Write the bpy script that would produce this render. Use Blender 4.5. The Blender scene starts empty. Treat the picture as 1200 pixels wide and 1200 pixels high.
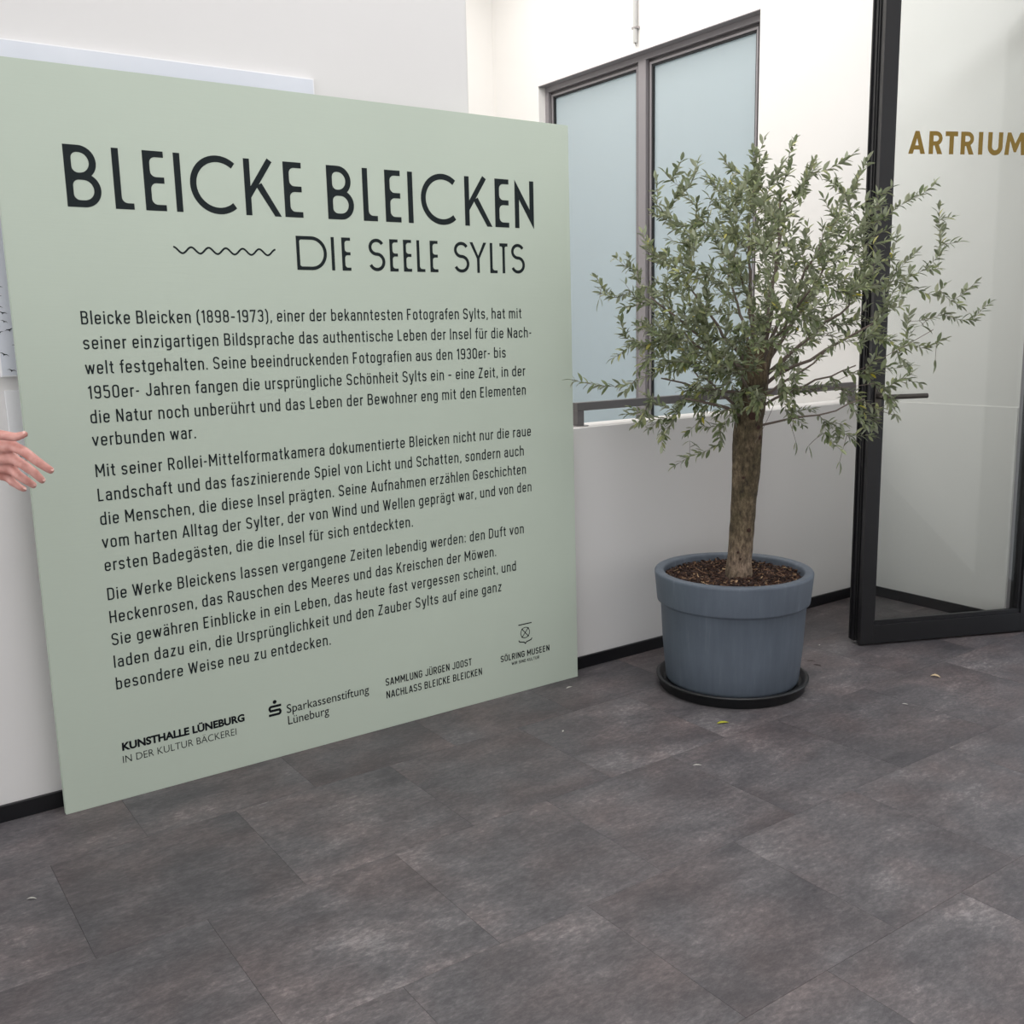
import bpy, bmesh, math, random
from mathutils import Vector, Matrix, noise
random.seed(7)
PI = math.pi
SC = bpy.context.scene
COL = SC.collection

# ------------------------------------------------------------------ camera, world, lights, exposure
def look_matrix(yaw, pitch, roll):
    f = Vector((math.sin(yaw)*math.cos(pitch), math.cos(yaw)*math.cos(pitch), -math.sin(pitch)))
    r = Vector((math.cos(yaw), -math.sin(yaw), 0)); u = r.cross(f)
    r2 = r*math.cos(roll)+u*math.sin(roll); u2 = -r*math.sin(roll)+u*math.cos(roll)
    return Matrix(((r2.x, u2.x, -f.x), (r2.y, u2.y, -f.y), (r2.z, u2.z, -f.z)))
cd = bpy.data.cameras.new('camera'); cam = bpy.data.objects.new('camera', cd); COL.objects.link(cam)
cd.sensor_width = 36; cd.lens = 1179.08/1200*36; cd.clip_start = 0.02
cam.matrix_world = Matrix.Translation((0, 0, 1.5)) @ look_matrix(math.radians(34.857), math.radians(10.219), math.radians(-1.2778)).to_4x4()
SC.camera = cam
SC.view_settings.view_transform = 'Standard'; SC.view_settings.look = 'None'
SC.view_settings.gamma = 1; SC.view_settings.use_curve_mapping = False
SC.view_settings.exposure = 0.0
W = bpy.data.worlds.new('overcast_sky'); SC.world = W; W.use_nodes = True
W.node_tree.nodes['Background'].inputs[0].default_value = (0.87, 0.94, 1.0, 1)
W.node_tree.nodes['Background'].inputs[1].default_value = 1.25

def area(name, loc, rot, sx, sy, power, col):
    l = bpy.data.lights.new(name, 'AREA'); l.shape = 'RECTANGLE'; l.size = sx; l.size_y = sy
    l.energy = power; l.color = col
    o = bpy.data.objects.new(name, l); COL.objects.link(o); o.location = loc; o.rotation_euler = rot
    return o
CEIL = 4.6
area('skylight_over_stairwell', (3.0, 5.0, CEIL-0.03), (0, 0, 0), 2.6, 2.8, 106, (1.0, 0.97, 0.93))
area('skylight_over_hall', (2.2, 1.0, CEIL-0.03), (0, 0, 0), 2.8, 2.2, 94, (0.985, 0.985, 1.0))
area('glazed_front_daylight', (0.9, -3.9, 2.3), (math.radians(90), 0, 0), 7.6, 4.3, 26, (0.97, 0.985, 1.0))
area('glazed_side_daylight', (-3.1, -0.5, 2.3), (math.radians(90), 0, math.radians(-90)), 6.6, 4.3, 140, (0.96, 0.98, 1.0))

# ------------------------------------------------------------------ helpers
def tag(o, label=None, cat=None, group=None, kind=None):
    if label: o['label'] = label
    if cat: o['category'] = cat
    if group: o['group'] = group
    if kind: o['kind'] = kind
    return o
def obj(name, bm, mat=None, parent=None, smooth=False, kind=None, label=None):
    me = bpy.data.meshes.new(name)
    if isinstance(bm, bmesh.types.BMesh):
        bm.to_mesh(me); bm.free()
    else:
        me.from_pydata(bm[0], [], bm[1]); me.update()
    if mat: me.materials.append(mat)
    if smooth:
        for p in me.polygons: p.use_smooth = True
    o = bpy.data.objects.new(name, me); COL.objects.link(o)
    if parent: o.parent = parent
    if kind: o['kind'] = kind
    if label: o['label'] = label
    return o
def empty(name, loc, rz=0):
    o = bpy.data.objects.new(name, None); COL.objects.link(o); o.location = loc; o.rotation_euler = (0, 0, rz)
    o.empty_display_size = 0.1
    bpy.context.view_layer.update()
    return o
def box(bm, x0, x1, y0, y1, z0, z1, bev=0.0):
    vs = [bm.verts.new(c) for c in ((x0,y0,z0),(x1,y0,z0),(x1,y1,z0),(x0,y1,z0),(x0,y0,z1),(x1,y0,z1),(x1,y1,z1),(x0,y1,z1))]
    fs = [bm.faces.new([vs[i] for i in f]) for f in ((3,2,1,0),(4,5,6,7),(0,1,5,4),(1,2,6,5),(2,3,7,6),(3,0,4,7))]
    if bev > 0:
        es = list({e for f in fs for e in f.edges})
        bmesh.ops.bevel(bm, geom=es, offset=bev, segments=2, affect='EDGES', profile=0.5)
    return bm
def bx(x0, x1, y0, y1, z0, z1, bev=0.0):
    return box(bmesh.new(), x0, x1, y0, y1, z0, z1, bev)
def lathe(bm, prof, n=96, cx=0, cy=0, wob=None):
    rings = []
    for (r, z) in prof:
        rings.append([bm.verts.new((cx+r*math.cos(2*PI*i/n), cy+r*math.sin(2*PI*i/n), z)) for i in range(n)])
    for a, b in zip(rings, rings[1:]):
        for i in range(n):
            bm.faces.new((a[i], a[(i+1) % n], b[(i+1) % n], b[i]))
    return rings
def frames(pts):
    out = []; t0 = (pts[1]-pts[0]).normalized()
    ref = Vector((0, 0, 1)) if abs(t0.z) < 0.9 else Vector((1, 0, 0))
    n = t0.cross(ref).normalized()
    for i, p in enumerate(pts):
        a = pts[max(i-1, 0)]; b = pts[min(i+1, len(pts)-1)]
        t = (b-a)
        t = t.normalized() if t.length > 1e-9 else t0
        n = (n - t*n.dot(t)); n = n.normalized() if n.length > 1e-6 else t.orthogonal().normalized()
        out.append((p, t, n, t.cross(n)))
    return out
def tube(V, F, pts, rad, n=6, cap=True):
    base = len(V)
    for i, (p, t, a, b) in enumerate(frames(pts)):
        r = rad[i]
        for k in range(n):
            an = 2*PI*k/n
            V.append(p+a*(r*math.cos(an))+b*(r*math.sin(an)))
    for i in range(len(pts)-1):
        for k in range(n):
            q = base+i*n; k2 = (k+1) % n
            F.append((q+k, q+k2, q+n+k2, q+n+k))
    if cap:
        F.append(tuple(base+k for k in reversed(range(n))))
        e = base+(len(pts)-1)*n; F.append(tuple(e+k for k in range(n)))

# ------------------------------------------------------------------ materials
class NT:
    def __init__(s, name):
        s.m = bpy.data.materials.new(name); s.m.use_nodes = True; s.t = s.m.node_tree
        s.b = s.t.nodes['Principled BSDF']; s.out = s.t.nodes['Material Output']
    def n(s, kind, **kw):
        x = s.t.nodes.new(kind)
        for k, v in kw.items():
            if k.startswith('i_'):
                x.inputs[k[2:].replace('_', ' ')].default_value = v
            else: setattr(x, k, v)
        return x
    def l(s, a, ao, b, bi):
        s.t.links.new(a.outputs[ao], b.inputs[bi])
    def ramp(s, src, so, stops):
        r = s.n('ShaderNodeValToRGB'); s.l(src, so, r, 'Fac')
        el = r.color_ramp.elements
        while len(el) > 1: el.remove(el[-1])
        el[0].position, el[0].color = stops[0][0], tuple(stops[0][1])+(1,) if len(stops[0][1]) == 3 else stops[0][1]
        for p, c in stops[1:]:
            e = el.new(p); e.color = tuple(c)+(1,)
        return r
    def bump(s, src, so, strength, dist):
        b = s.n('ShaderNodeBump'); b.inputs['Strength'].default_value = strength; b.inputs['Distance'].default_value = dist
        s.l(src, so, b, 'Height'); s.l(b, 'Normal', s.b, 'Normal'); return b
def srgb(r, g, b):
    f = lambda c: (c/255/12.92) if c/255 <= 0.04045 else ((c/255+0.055)/1.055)**2.4
    return (f(r), f(g), f(b))
def plain(name, col, rough=0.5, metal=0.0, spec=0.5):
    t = NT(name); t.b.inputs['Base Color'].default_value = tuple(col)+(1,)
    t.b.inputs['Roughness'].default_value = rough; t.b.inputs['Metallic'].default_value = metal
    t.b.inputs['Specular IOR Level'].default_value = spec
    return t.m
def paint_mat(name, c1, rough=0.75, scale=(60, 60, 60), bump=0.15, dist=0.0008, var=0.05):
    t = NT(name); tc = t.n('ShaderNodeTexCoord'); mp = t.n('ShaderNodeMapping'); mp.inputs['Scale'].default_value = scale
    t.l(tc, 'Object', mp, 'Vector')
    nz = t.n('ShaderNodeTexNoise', i_Scale=1.0, i_Detail=5.0, i_Roughness=0.6); t.l(mp, 'Vector', nz, 'Vector')
    big = t.n('ShaderNodeTexNoise', i_Scale=1.3, i_Detail=2.0); t.l(tc, 'Object', big, 'Vector')
    r = t.ramp(big, 'Fac', [(0.3, [c*(1-var) for c in c1]), (0.7, c1)])
    t.l(r, 'Color', t.b, 'Base Color'); t.b.inputs['Roughness'].default_value = rough
    t.b.inputs['Specular IOR Level'].default_value = 0.3
    t.bump(nz, 'Fac', bump, dist)
    return t.m
M = {}
M['wall'] = paint_mat('white_wall_paint', (0.775, 0.76, 0.75), 0.8, (18, 18, 70), 0.25, 0.0012, 0.03)
M['wall_plain'] = paint_mat('white_plaster', (0.87, 0.855, 0.835), 0.85, (40, 40, 40), 0.1, 0.0008, 0.03)
M['panel'] = paint_mat('sage_green_panel', srgb(194, 205, 191), 0.62, (9, 9, 110), 0.35, 0.0010, 0.04)
M['panel_edge'] = plain('pale_panel_core', srgb(206, 214, 204), 0.7)
M['ink'] = plain('anthracite_ink', srgb(33, 40, 42), 0.7, 0.0, 0.15)
M['ink_black'] = plain('black_ink', srgb(18, 22, 27), 0.7, 0.0, 0.15)
M['base'] = plain('black_baseboard', (0.006, 0.006, 0.008), 0.35)
M['frame_grey'] = plain('grey_powder_coat', srgb(142, 138, 141), 0.5, 0.0)
M['frame_dark'] = plain('shadow_grey_profile', srgb(78, 74, 76), 0.5, 0.0)
M['gasket'] = plain('black_gasket', (0.012, 0.013, 0.015), 0.6)
M['rail'] = plain('grey_handrail', srgb(104, 101, 102), 0.42, 0.1)
M['steel'] = plain('light_steel_flange', srgb(170, 165, 165), 0.35, 0.6)
M['door_black'] = plain('black_door_profile', (0.012, 0.012, 0.014), 0.36)
M['seal'] = plain('door_rubber_seal', (0.003, 0.003, 0.004), 0.55)
M['lever'] = plain('dark_lever_metal', srgb(84, 80, 76), 0.3, 0.7)
M['white_tube'] = plain('white_tube', (0.50, 0.50, 0.49), 0.4)
M['saucer'] = plain('charcoal_plastic', (0.012, 0.0125, 0.014), 0.4)
M['photo_edge'] = plain('white_mount', (0.90, 0.90, 0.92), 0.6)
# frosted window panes: diffuse translucent glass
t = NT('frosted_glass')
df = t.n('ShaderNodeBsdfDiffuse'); df.inputs[0].default_value = srgb(210, 221, 224)+(1,)
tl = t.n('ShaderNodeBsdfTranslucent'); tl.inputs[0].default_value = srgb(216, 230, 236)+(1,)
gl = t.n('ShaderNodeBsdfGlossy'); gl.inputs['Roughness'].default_value = 0.38
m1 = t.n('ShaderNodeMixShader'); m1.inputs[0].default_value = 0.45; t.l(df, 0, m1, 1); t.l(tl, 0, m1, 2)
fr = t.n('ShaderNodeFresnel'); fr.inputs['IOR'].default_value = 1.45
m2 = t.n('ShaderNodeMixShader'); t.l(fr, 0, m2, 0); t.l(m1, 0, m2, 1); t.l(gl, 0, m2, 2); t.l(m2, 0, t.out, 'Surface')
M['frosted'] = t.m
# clear door glass, faintly tinted; thin sheet: transparent + sharp reflection
t = NT('door_glass')
tr = t.n('ShaderNodeBsdfTransparent'); tr.inputs[0].default_value = (0.95, 0.968, 0.962, 1)
gl = t.n('ShaderNodeBsdfGlossy'); gl.inputs['Roughness'].default_value = 0.02
fr = t.n('ShaderNodeFresnel'); fr.inputs['IOR'].default_value = 1.36
m2 = t.n('ShaderNodeMixShader'); t.l(fr, 0, m2, 0); t.l(tr, 0, m2, 1); t.l(gl, 0, m2, 2); t.l(m2, 0, t.out, 'Surface')
M['glass'] = t.m
M['gold'] = plain('gold_film', srgb(134, 108, 44), 0.38, 0.35)
# vinyl floor tiles
t = NT('slate_vinyl')
tc = t.n('ShaderNodeTexCoord'); oi = t.n('ShaderNodeObjectInfo')
mul = t.n('ShaderNodeVectorMath', operation='MULTIPLY'); cmb = t.n('ShaderNodeCombineXYZ')
for k in ('X', 'Y', 'Z'): t.l(oi, 'Random', cmb, k)
mul.inputs[1].default_value = (37.0, 91.0, 53.0); t.l(cmb, 0, mul, 0)
add = t.n('ShaderNodeVectorMath', operation='ADD'); t.l(tc, 'Object', add, 0); t.l(mul, 0, add, 1)
mp = t.n('ShaderNodeMapping'); mp.inputs['Scale'].default_value = (1.0, 2.0, 1.0); t.l(add, 0, mp, 'Vector')
n1 = t.n('ShaderNodeTexNoise', i_Scale=2.6, i_Detail=5.0, i_Roughness=0.62, i_Distortion=0.35); t.l(mp, 0, n1, 'Vector')
n2 = t.n('ShaderNodeTexNoise', i_Scale=42.0, i_Detail=9.0, i_Roughness=0.8, i_Distortion=0.25); t.l(mp, 0, n2, 'Vector')
n3 = t.n('ShaderNodeTexNoise', i_Scale=3.4, i_Detail=3.0); t.l(add, 0, n3, 'Vector')
ma = t.n('ShaderNodeMath', operation='MULTIPLY_ADD'); ma.inputs[1].default_value = 0.75; t.l(n2, 'Fac', ma, 0)
mb = t.n('ShaderNodeMath', operation='MULTIPLY'); mb.inputs[1].default_value = 0.62; t.l(n1, 'Fac', mb, 0); t.l(mb, 0, ma, 2)
mc = t.n('ShaderNodeMath', operation='MULTIPLY_ADD'); mc.inputs[1].default_value = 0.05; t.l(oi, 'Random', mc, 0); t.l(ma, 0, mc, 2)
r1 = t.ramp(mc, 0, [(0.50, srgb(64, 61, 64)), (0.67, srgb(87, 83, 85)), (0.79, srgb(107, 102, 103)), (0.92, srgb(146, 139, 138))])
r2 = t.ramp(n3, 'Fac', [(0.40, (0.96, 0.985, 1.01)), (0.66, (1.09, 1.0, 0.985))])
mx = t.n('ShaderNodeMixRGB', blend_type='MULTIPLY'); mx.inputs[0].default_value = 1.0
t.l(r1, 'Color', mx, 1); t.l(r2, 'Color', mx, 2); t.l(mx, 0, t.b, 'Base Color')
rr = t.n('ShaderNodeMapRange'); rr.inputs['To Min'].default_value = 0.42; rr.inputs['To Max'].default_value = 0.62
t.l(n2, 'Fac', rr, 0); t.l(rr, 0, t.b, 'Roughness'); t.bump(n2, 'Fac', 0.25, 0.0012)
t.b.inputs['Specular IOR Level'].default_value = 0.42
M['vinyl'] = t.m
M['joint'] = plain('floor_joint', srgb(70, 66, 66), 0.7)
# blue-grey pot with faint vertical streaks
t = NT('weathered_blue_grey_pot')
tc = t.n('ShaderNodeTexCoord')
mp = t.n('ShaderNodeMapping'); mp.inputs['Scale'].default_value = (14, 14, 0.9); t.l(tc, 'Object', mp, 'Vector')
ns = t.n('ShaderNodeTexNoise', i_Scale=1.6, i_Detail=4.0, i_Roughness=0.7); t.l(mp, 0, ns, 'Vector')
nb = t.n('ShaderNodeTexNoise', i_Scale=6.0, i_Detail=5.0); t.l(tc, 'Object', nb, 'Vector')
r1 = t.ramp(ns, 'Fac', [(0.40, srgb(88, 97, 109)), (0.60, srgb(94, 103, 115)), (0.76, srgb(114, 121, 131))])
r2 = t.ramp(nb, 'Fac', [(0.3, (0.9, 0.9, 0.9)), (0.7, (1.05, 1.05, 1.05))])
mx = t.n('ShaderNodeMixRGB', blend_type='MULTIPLY'); mx.inputs[0].default_value = 1.0
t.l(r1, 'Color', mx, 1); t.l(r2, 'Color', mx, 2); t.l(mx, 0, t.b, 'Base Color')
t.b.inputs['Roughness'].default_value = 0.55; t.bump(nb, 'Fac', 0.12, 0.001)
M['pot'] = t.m
def soil_mat(name, a, b):
    t = NT(name); tc = t.n('ShaderNodeTexCoord')
    n = t.n('ShaderNodeTexNoise', i_Scale=95.0, i_Detail=4.0); t.l(tc, 'Object', n, 'Vector')
    r = t.ramp(n, 'Fac', [(0.4, a), (0.66, b)]); t.l(r, 'Color', t.b, 'Base Color'); t.b.inputs['Roughness'].default_value = 0.95
    t.bump(n, 'Fac', 0.6, 0.006); return t.m
M['soil'] = soil_mat('dark_soil', srgb(38, 27, 24), srgb(84, 60, 50))
def island_mat(name, stops, rough=0.8):
    t = NT(name); g = t.n('ShaderNodeNewGeometry')
    r = t.ramp(g, 'Random Per Island', stops); t.l(r, 'Color', t.b, 'Base Color'); t.b.inputs['Roughness'].default_value = rough
    return t.m
M['chips'] = island_mat('bark_chips', [(0.0, srgb(36, 25, 21)), (0.55, srgb(58, 38, 31)), (0.82, srgb(86, 60, 46)), (0.95, srgb(128, 98, 74)), (1.0, srgb(196, 166, 130))], 0.9)
# bark
t = NT('olive_bark')
tc = t.n('ShaderNodeTexCoord'); mp = t.n('ShaderNodeMapping'); mp.inputs['Scale'].default_value = (1, 1, 0.45); t.l(tc, 'Object', mp, 'Vector')
n1 = t.n('ShaderNodeTexNoise', i_Scale=75.0, i_Detail=8.0, i_Roughness=0.72); t.l(mp, 0, n1, 'Vector')
n2 = t.n('ShaderNodeTexNoise', i_Scale=9.0, i_Detail=4.0); t.l(tc, 'Object', n2, 'Vector')
r1 = t.ramp(n1, 'Fac', [(0.34, srgb(58, 50, 44)), (0.52, srgb(116, 105, 93)), (0.72, srgb(165, 154, 140))])
r2 = t.ramp(n2, 'Fac', [(0.38, (0.52, 0.52, 0.42)), (0.62, (1.08, 1.04, 1.0))])
mx = t.n('ShaderNodeMixRGB', blend_type='MULTIPLY'); mx.inputs[0].default_value = 1.0
t.l(r1, 'Color', mx, 1); t.l(r2, 'Color', mx, 2)
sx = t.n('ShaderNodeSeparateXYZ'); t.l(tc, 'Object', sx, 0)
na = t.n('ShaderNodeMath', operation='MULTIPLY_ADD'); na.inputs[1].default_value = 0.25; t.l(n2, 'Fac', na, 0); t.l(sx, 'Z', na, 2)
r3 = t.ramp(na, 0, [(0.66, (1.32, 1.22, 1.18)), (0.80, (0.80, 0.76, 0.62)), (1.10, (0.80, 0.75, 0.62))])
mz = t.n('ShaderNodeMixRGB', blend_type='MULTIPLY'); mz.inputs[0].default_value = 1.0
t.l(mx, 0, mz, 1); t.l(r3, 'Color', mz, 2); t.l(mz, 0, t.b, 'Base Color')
t.b.inputs['Roughness'].default_value = 0.85; t.bump(n1, 'Fac', 0.9, 0.004)
M['bark'] = t.m
M['twig'] = plain('twig_bark', srgb(112, 100, 92), 0.8)
M['cut'] = plain('dark_cut_wood', srgb(60, 38, 30), 0.85)
# olive leaf: green upper face, silvery underside
t = NT('olive_leaf')
g = t.n('ShaderNodeNewGeometry'); oi = t.n('ShaderNodeObjectInfo')
ad = t.n('ShaderNodeMath', operation='ADD'); t.l(g, 'Random Per Island', ad, 0); t.l(oi, 'Random', ad, 1)
fc = t.n('ShaderNodeMath', operation='FRACT'); t.l(ad, 0, fc, 0)
top = t.ramp(fc, 0, [(0.0, srgb(84, 96, 60)), (0.45, srgb(110, 121, 84)), (0.8, srgb(138, 146, 108)), (0.985, srgb(146, 150, 92)), (1.0, srgb(190, 178, 60))])
bot = t.ramp(fc, 0, [(0.0, srgb(140, 148, 122)), (1.0, srgb(184, 188, 164))])
mx = t.n('ShaderNodeMixRGB'); t.l(g, 'Backfacing', mx, 0); t.l(top, 'Color', mx, 1); t.l(bot, 'Color', mx, 2)
t.l(mx, 0, t.b, 'Base Color'); t.b.inputs['Roughness'].default_value = 0.36
tl = t.n('ShaderNodeBsdfTranslucent'); t.l(top, 'Color', tl, 0)
ms = t.n('ShaderNodeMixShader'); ms.inputs[0].default_value = 0.16; t.l(t.b, 0, ms, 1); t.l(tl, 0, ms, 2); t.l(ms, 0, t.out, 'Surface')
M['leaf'] = t.m
M['leaf_yellow'] = plain('yellow_leaf', srgb(196, 194, 60), 0.6)
M['leaf_tan'] = plain('tan_leaf', srgb(214, 190, 150), 0.7)
M['leaf_dry'] = plain('dry_dark_leaf', srgb(62, 50, 44), 0.8)
M['leaf_pale'] = plain('pale_dry_leaf', srgb(205, 203, 195), 0.7)
# photographic print: pale sky
t = NT('pale_sky_print')
tc = t.n('ShaderNodeTexCoord'); nz = t.n('ShaderNodeTexNoise', i_Scale=2.2, i_Detail=5.0); t.l(tc, 'Object', nz, 'Vector')
r1 = t.ramp(nz, 'Fac', [(0.3, srgb(214, 218, 228)), (0.7, srgb(228, 231, 238))]); t.l(r1, 'Color', t.b, 'Base Color'); t.b.inputs['Roughness'].default_value = 0.55
M['sky_print'] = t.m
# skin
t = NT('skin'); tc = t.n('ShaderNodeTexCoord'); nz = t.n('ShaderNodeTexNoise', i_Scale=38.0, i_Detail=3.0); t.l(tc, 'Object', nz, 'Vector')
r1 = t.ramp(nz, 'Fac', [(0.35, srgb(196, 134, 124)), (0.65, srgb(222, 168, 158))]); t.l(r1, 'Color', t.b, 'Base Color')
t.b.inputs['Roughness'].default_value = 0.5; t.b.inputs['Subsurface Weight'].default_value = 0.12; t.b.inputs['Subsurface Radius'].default_value = (0.01, 0.004, 0.003)
M['skin'] = t.m

# ------------------------------------------------------------------ setting: floor with tiles, walls, ceiling
def struct(name, bm, mat, parent=None, smooth=False):
    o = obj(name, bm, mat, parent, smooth)
    if parent is None: o['kind'] = 'structure'
    return o
floor = struct('floor', bx(-3.2, 4.95, -4.1, 3.385, -0.2, -0.003), M['joint'])
TW = 0.555; TH = 0.550; JG = 0.0003
tb = bx(-TW/2+JG, TW/2-JG, -TH/2+JG, TH/2-JG, -0.0029, 0.0, 0.0005)
tile0 = None
for row in range(-11, 2):
    y0 = 2.995+row*TH-(TH if row > -100 else 0)
    y0 = 2.445+row*TH
    off = 0.0 if row % 2 == 0 else TW/2
    for k in range(-7, 10):
        x0 = 0.424+off+k*TW
        if x0 > 4.95-0.02 or x0+TW < -3.2: continue
        cx = x0+TW/2; cy = y0+TH/2
        if y0 >= 3.385: continue
        xa, xb, ya, yb = max(x0, -3.18), min(x0+TW, 4.94), y0, min(y0+TH, 3.384)
        full = (xb-xa > TW-1e-6) and (yb-ya > TH-1e-6)
        if full:
            if tile0 is None:
                o = obj('vinyl_tile', tb, M['vinyl'], floor); tile0 = o
            else:
                o = tile0.copy(); COL.objects.link(o)
            o.location = (cx, cy, 0)
        else:
            if xb-xa < 0.02 or yb-ya < 0.02: continue
            o = obj('vinyl_tile', bx(xa-cx+JG, xb-cx-JG, ya-cy+JG, yb-cy-JG, -0.0029, 0.0, 0.0005), M['vinyl'], floor)
            o.location = (cx, cy, 0)
WY = 3.385; PT = 0.18; RX = 4.775; FY = 6.98; LE = 2.205; LOW = -2.6
# left wall (the panel leans before it); its right end has a rounded edge
bm = bx(-3.2, LE, WY, WY+PT, -0.2, CEIL)
es = [e for e in bm.edges if all(abs(v.co.x-LE) < 1e-5 for v in e.verts) and abs(e.verts[0].co.z-e.verts[1].co.z) > 1]
bmesh.ops.bevel(bm, geom=es, offset=0.014, segments=5, affect='EDGES', profile=0.5)
struct('wall_left', bm, M['wall'])
struct('wall_parapet', bx(LE, RX, WY, WY+PT, LOW, 1.08, 0.002), M['wall'])
struct('wall_far', bx(-0.2, RX+0.2, FY, FY+0.2, LOW, CEIL), M['wall_plain'])
struct('wall_stairwell', bx(-0.4, -0.2, WY+PT, FY, LOW, CEIL), M['wall_plain'])
struct('floor_stairwell', bx(-0.4, RX+0.2, WY+PT, FY, LOW-0.2, LOW), M['joint'])
# right wall with the window opening and the door opening
wz0, wz1, wy0, wy1 = 0.12, 3.29, 4.24, 6.385
DY1, DY0, DZ = 2.45, 1.30, 3.05
bm = bmesh.new()
box(bm, RX, RX+0.2, WY+PT-0.4, FY, LOW, wz0)
box(bm, RX, RX+0.2, WY+PT-0.4, FY, wz1, CEIL)
box(bm, RX, RX+0.2, WY+PT-0.4, wy0, wz0, wz1)
box(bm, RX, RX+0.2, wy1, FY, wz0, wz1)
box(bm, RX, RX+0.2, DY1, WY+PT-0.4, -0.2, CEIL)
box(bm, RX, RX+0.2, DY0, DY1, DZ, CEIL)
box(bm, RX, RX+0.2, -4.1, DY0, -0.2, CEIL)
struct('wall_right', bm, M['wall_plain'])
struct('trim_1', bx(RX-0.003, RX, 2.575, WY, 0.0, 1.082, 0.001), M['wall_plain'])
struct('wall_back', bx(-3.2, RX+0.2, -4.3, -4.1, -0.2, CEIL), M['wall_plain'])
struct('wall_side', bx(-3.4, -3.2, -4.1, WY+PT, -0.2, CEIL), M['wall_plain'])
struct('ceiling', bx(-3.4, RX+0.2, -4.3, FY+0.2, CEIL, CEIL+0.2), M['wall_plain'])
BH = 0.055
struct('baseboard_left', bx(-3.2, LE, WY-0.013, WY, 0.0, BH, 0.002), M['base'])
struct('baseboard_parapet', bx(LE, RX, WY-0.013, WY, 0.0, BH, 0.002), M['base'])
struct('baseboard_right', bx(RX-0.016, RX-0.0031, 2.575, WY-0.013, 0.0, BH, 0.002), M['base'])

# ------------------------------------------------------------------ window
win = empty('window_1', (RX+0.06, (wy0+wy1)/2, wz0)); win['kind'] = 'structure'
def wpart(name, boxes, mat, bev=0.0015):
    bm = bmesh.new()
    for b in boxes:
        box(bm, b[0]-win.location.x, b[1]-win.location.x, b[2]-win.location.y, b[3]-win.location.y, b[4]-win.location.z, b[5]-win.location.z, bev)
    return obj(name, bm, mat, win)
fx = RX+0.06
A0, A1, B0, B1 = 4.295, 5.272, 5.347, 6.345      # clear openings of the outer frame (right pane, left pane)
ft = 3.249
wpart('window_frame', [(fx, fx+0.07, wy0, A0, wz0, wz1-0.003), (fx, fx+0.07, B1, wy1, wz0, wz1-0.003), (fx, fx+0.07, A0, B1, ft, wz1-0.003), (fx, fx+0.07, A0, B1, wz0, wz0+0.045)], M['frame_grey'])
wpart('mullion', [(fx-0.003, fx+0.07, A1, B0, wz0+0.045, ft)], M['frame_grey'])
wpart('reveal_trim', [(RX-0.004, fx, wy0, wy1, wz1-0.004, wz1+0.001)], M['frame_grey'], 0.0005)
for (a, b) in ((A0, A1), (B0, B1)):
    gy, gz0, gz1 = 0.036, wz0+0.045, ft
    wpart('sash', [(fx+0.026, fx+0.06, a, a+gy, gz0, gz1), (fx+0.026, fx+0.06, b-gy, b, gz0, gz1), (fx+0.026, fx+0.06, a+gy, b-gy, gz1-gy, gz1), (fx+0.026, fx+0.06, a+gy, b-gy, gz0, gz0+gy)], M['frame_dark'])
    wpart('glazing_bead', [(fx+0.014, fx+0.028, a+0.022, a+gy, gz0+0.022, gz1-0.022), (fx+0.014, fx+0.028, b-gy, b-0.022, gz0+0.022, gz1-0.022), (fx+0.014, fx+0.028, a+gy, b-gy, gz1-gy, gz1-0.022), (fx+0.014, fx+0.028, a+gy, b-gy, gz0+0.022, gz0+gy)], M['frame_grey'], 0.001)
    wpart('gasket', [(fx+0.022, fx+0.04, a+gy, a+gy+0.011, gz0+gy, gz1-gy), (fx+0.022, fx+0.04, b-gy-0.011, b-gy, gz0+gy, gz1-gy), (fx+0.022, fx+0.04, a+gy+0.011, b-gy-0.011, gz1-gy-0.011, gz1-gy), (fx+0.022, fx+0.04, a+gy+0.011, b-gy-0.011, gz0+gy, gz0+gy+0.011)], M['gasket'], 0)
    wpart('pane', [(fx+0.038, fx+0.044, a+gy+0.004, b-gy-0.004, gz0+gy+0.004, gz1-gy-0.004)], M['frosted'], 0)
# white tube clipped to the wall above the window
tubeo = empty('wall_tube', (RX-0.018, 5.29, 3.345)); tag(tubeo, 'thin white vertical tube clipped to wall above the window', 'tube')
V, F = [], []
tube(V, F, [Vector((0, 0, 0.0)), Vector((0, 0, CEIL-3.345-0.001))], [0.014, 0.014], 16)
obj('tube_body', (V, F), M['white_tube'], tubeo)
bm = bx(-0.014, 0.018, -0.024, 0.024, 0.085, 0.10, 0.003); obj('clip', bm, M['steel'], tubeo)
V, F = [], []
tube(V, F, [Vector((0, 0, 0.001)), Vector((0, -0.004, -0.014)), Vector((0.0, -0.010, -0.022))], [0.004, 0.003, 0.002], 6)
obj('cable_end', (V, F), M['rail'], tubeo)

# ------------------------------------------------------------------ handrail on the parapet
hr = empty('handrail', (2.75, WY+0.065, 1.08)); tag(hr, 'grey metal handrail bracketed along the white parapet top', 'handrail')
RL = 4.69-2.75
bm = bmesh.new(); box(bm, 0, RL, -0.018, 0.018, 0.068, 0.104, 0.0025); obj('rail', bm, M['rail'], hr)
for x in (0.0, RL-0.036):
    obj('post', bx(x, x+0.036, -0.018, 0.018, 0.004, 0.068, 0.001), M['rail'], hr)
    bm = bmesh.new(); rg = lathe(bm, [(0.036, 0.0), (0.036, 0.003), (0.034, 0.004)], 32, x+0.018, 0); bm.faces.new(rg[-1]); bm.faces.new(list(reversed(rg[0])))
    bmesh.ops.scale(bm, vec=(1.4, 1, 1), space=Matrix.Translation((-x-0.018, 0, 0)), verts=bm.verts)
    obj('flange', bm, M['steel'], hr)

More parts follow.
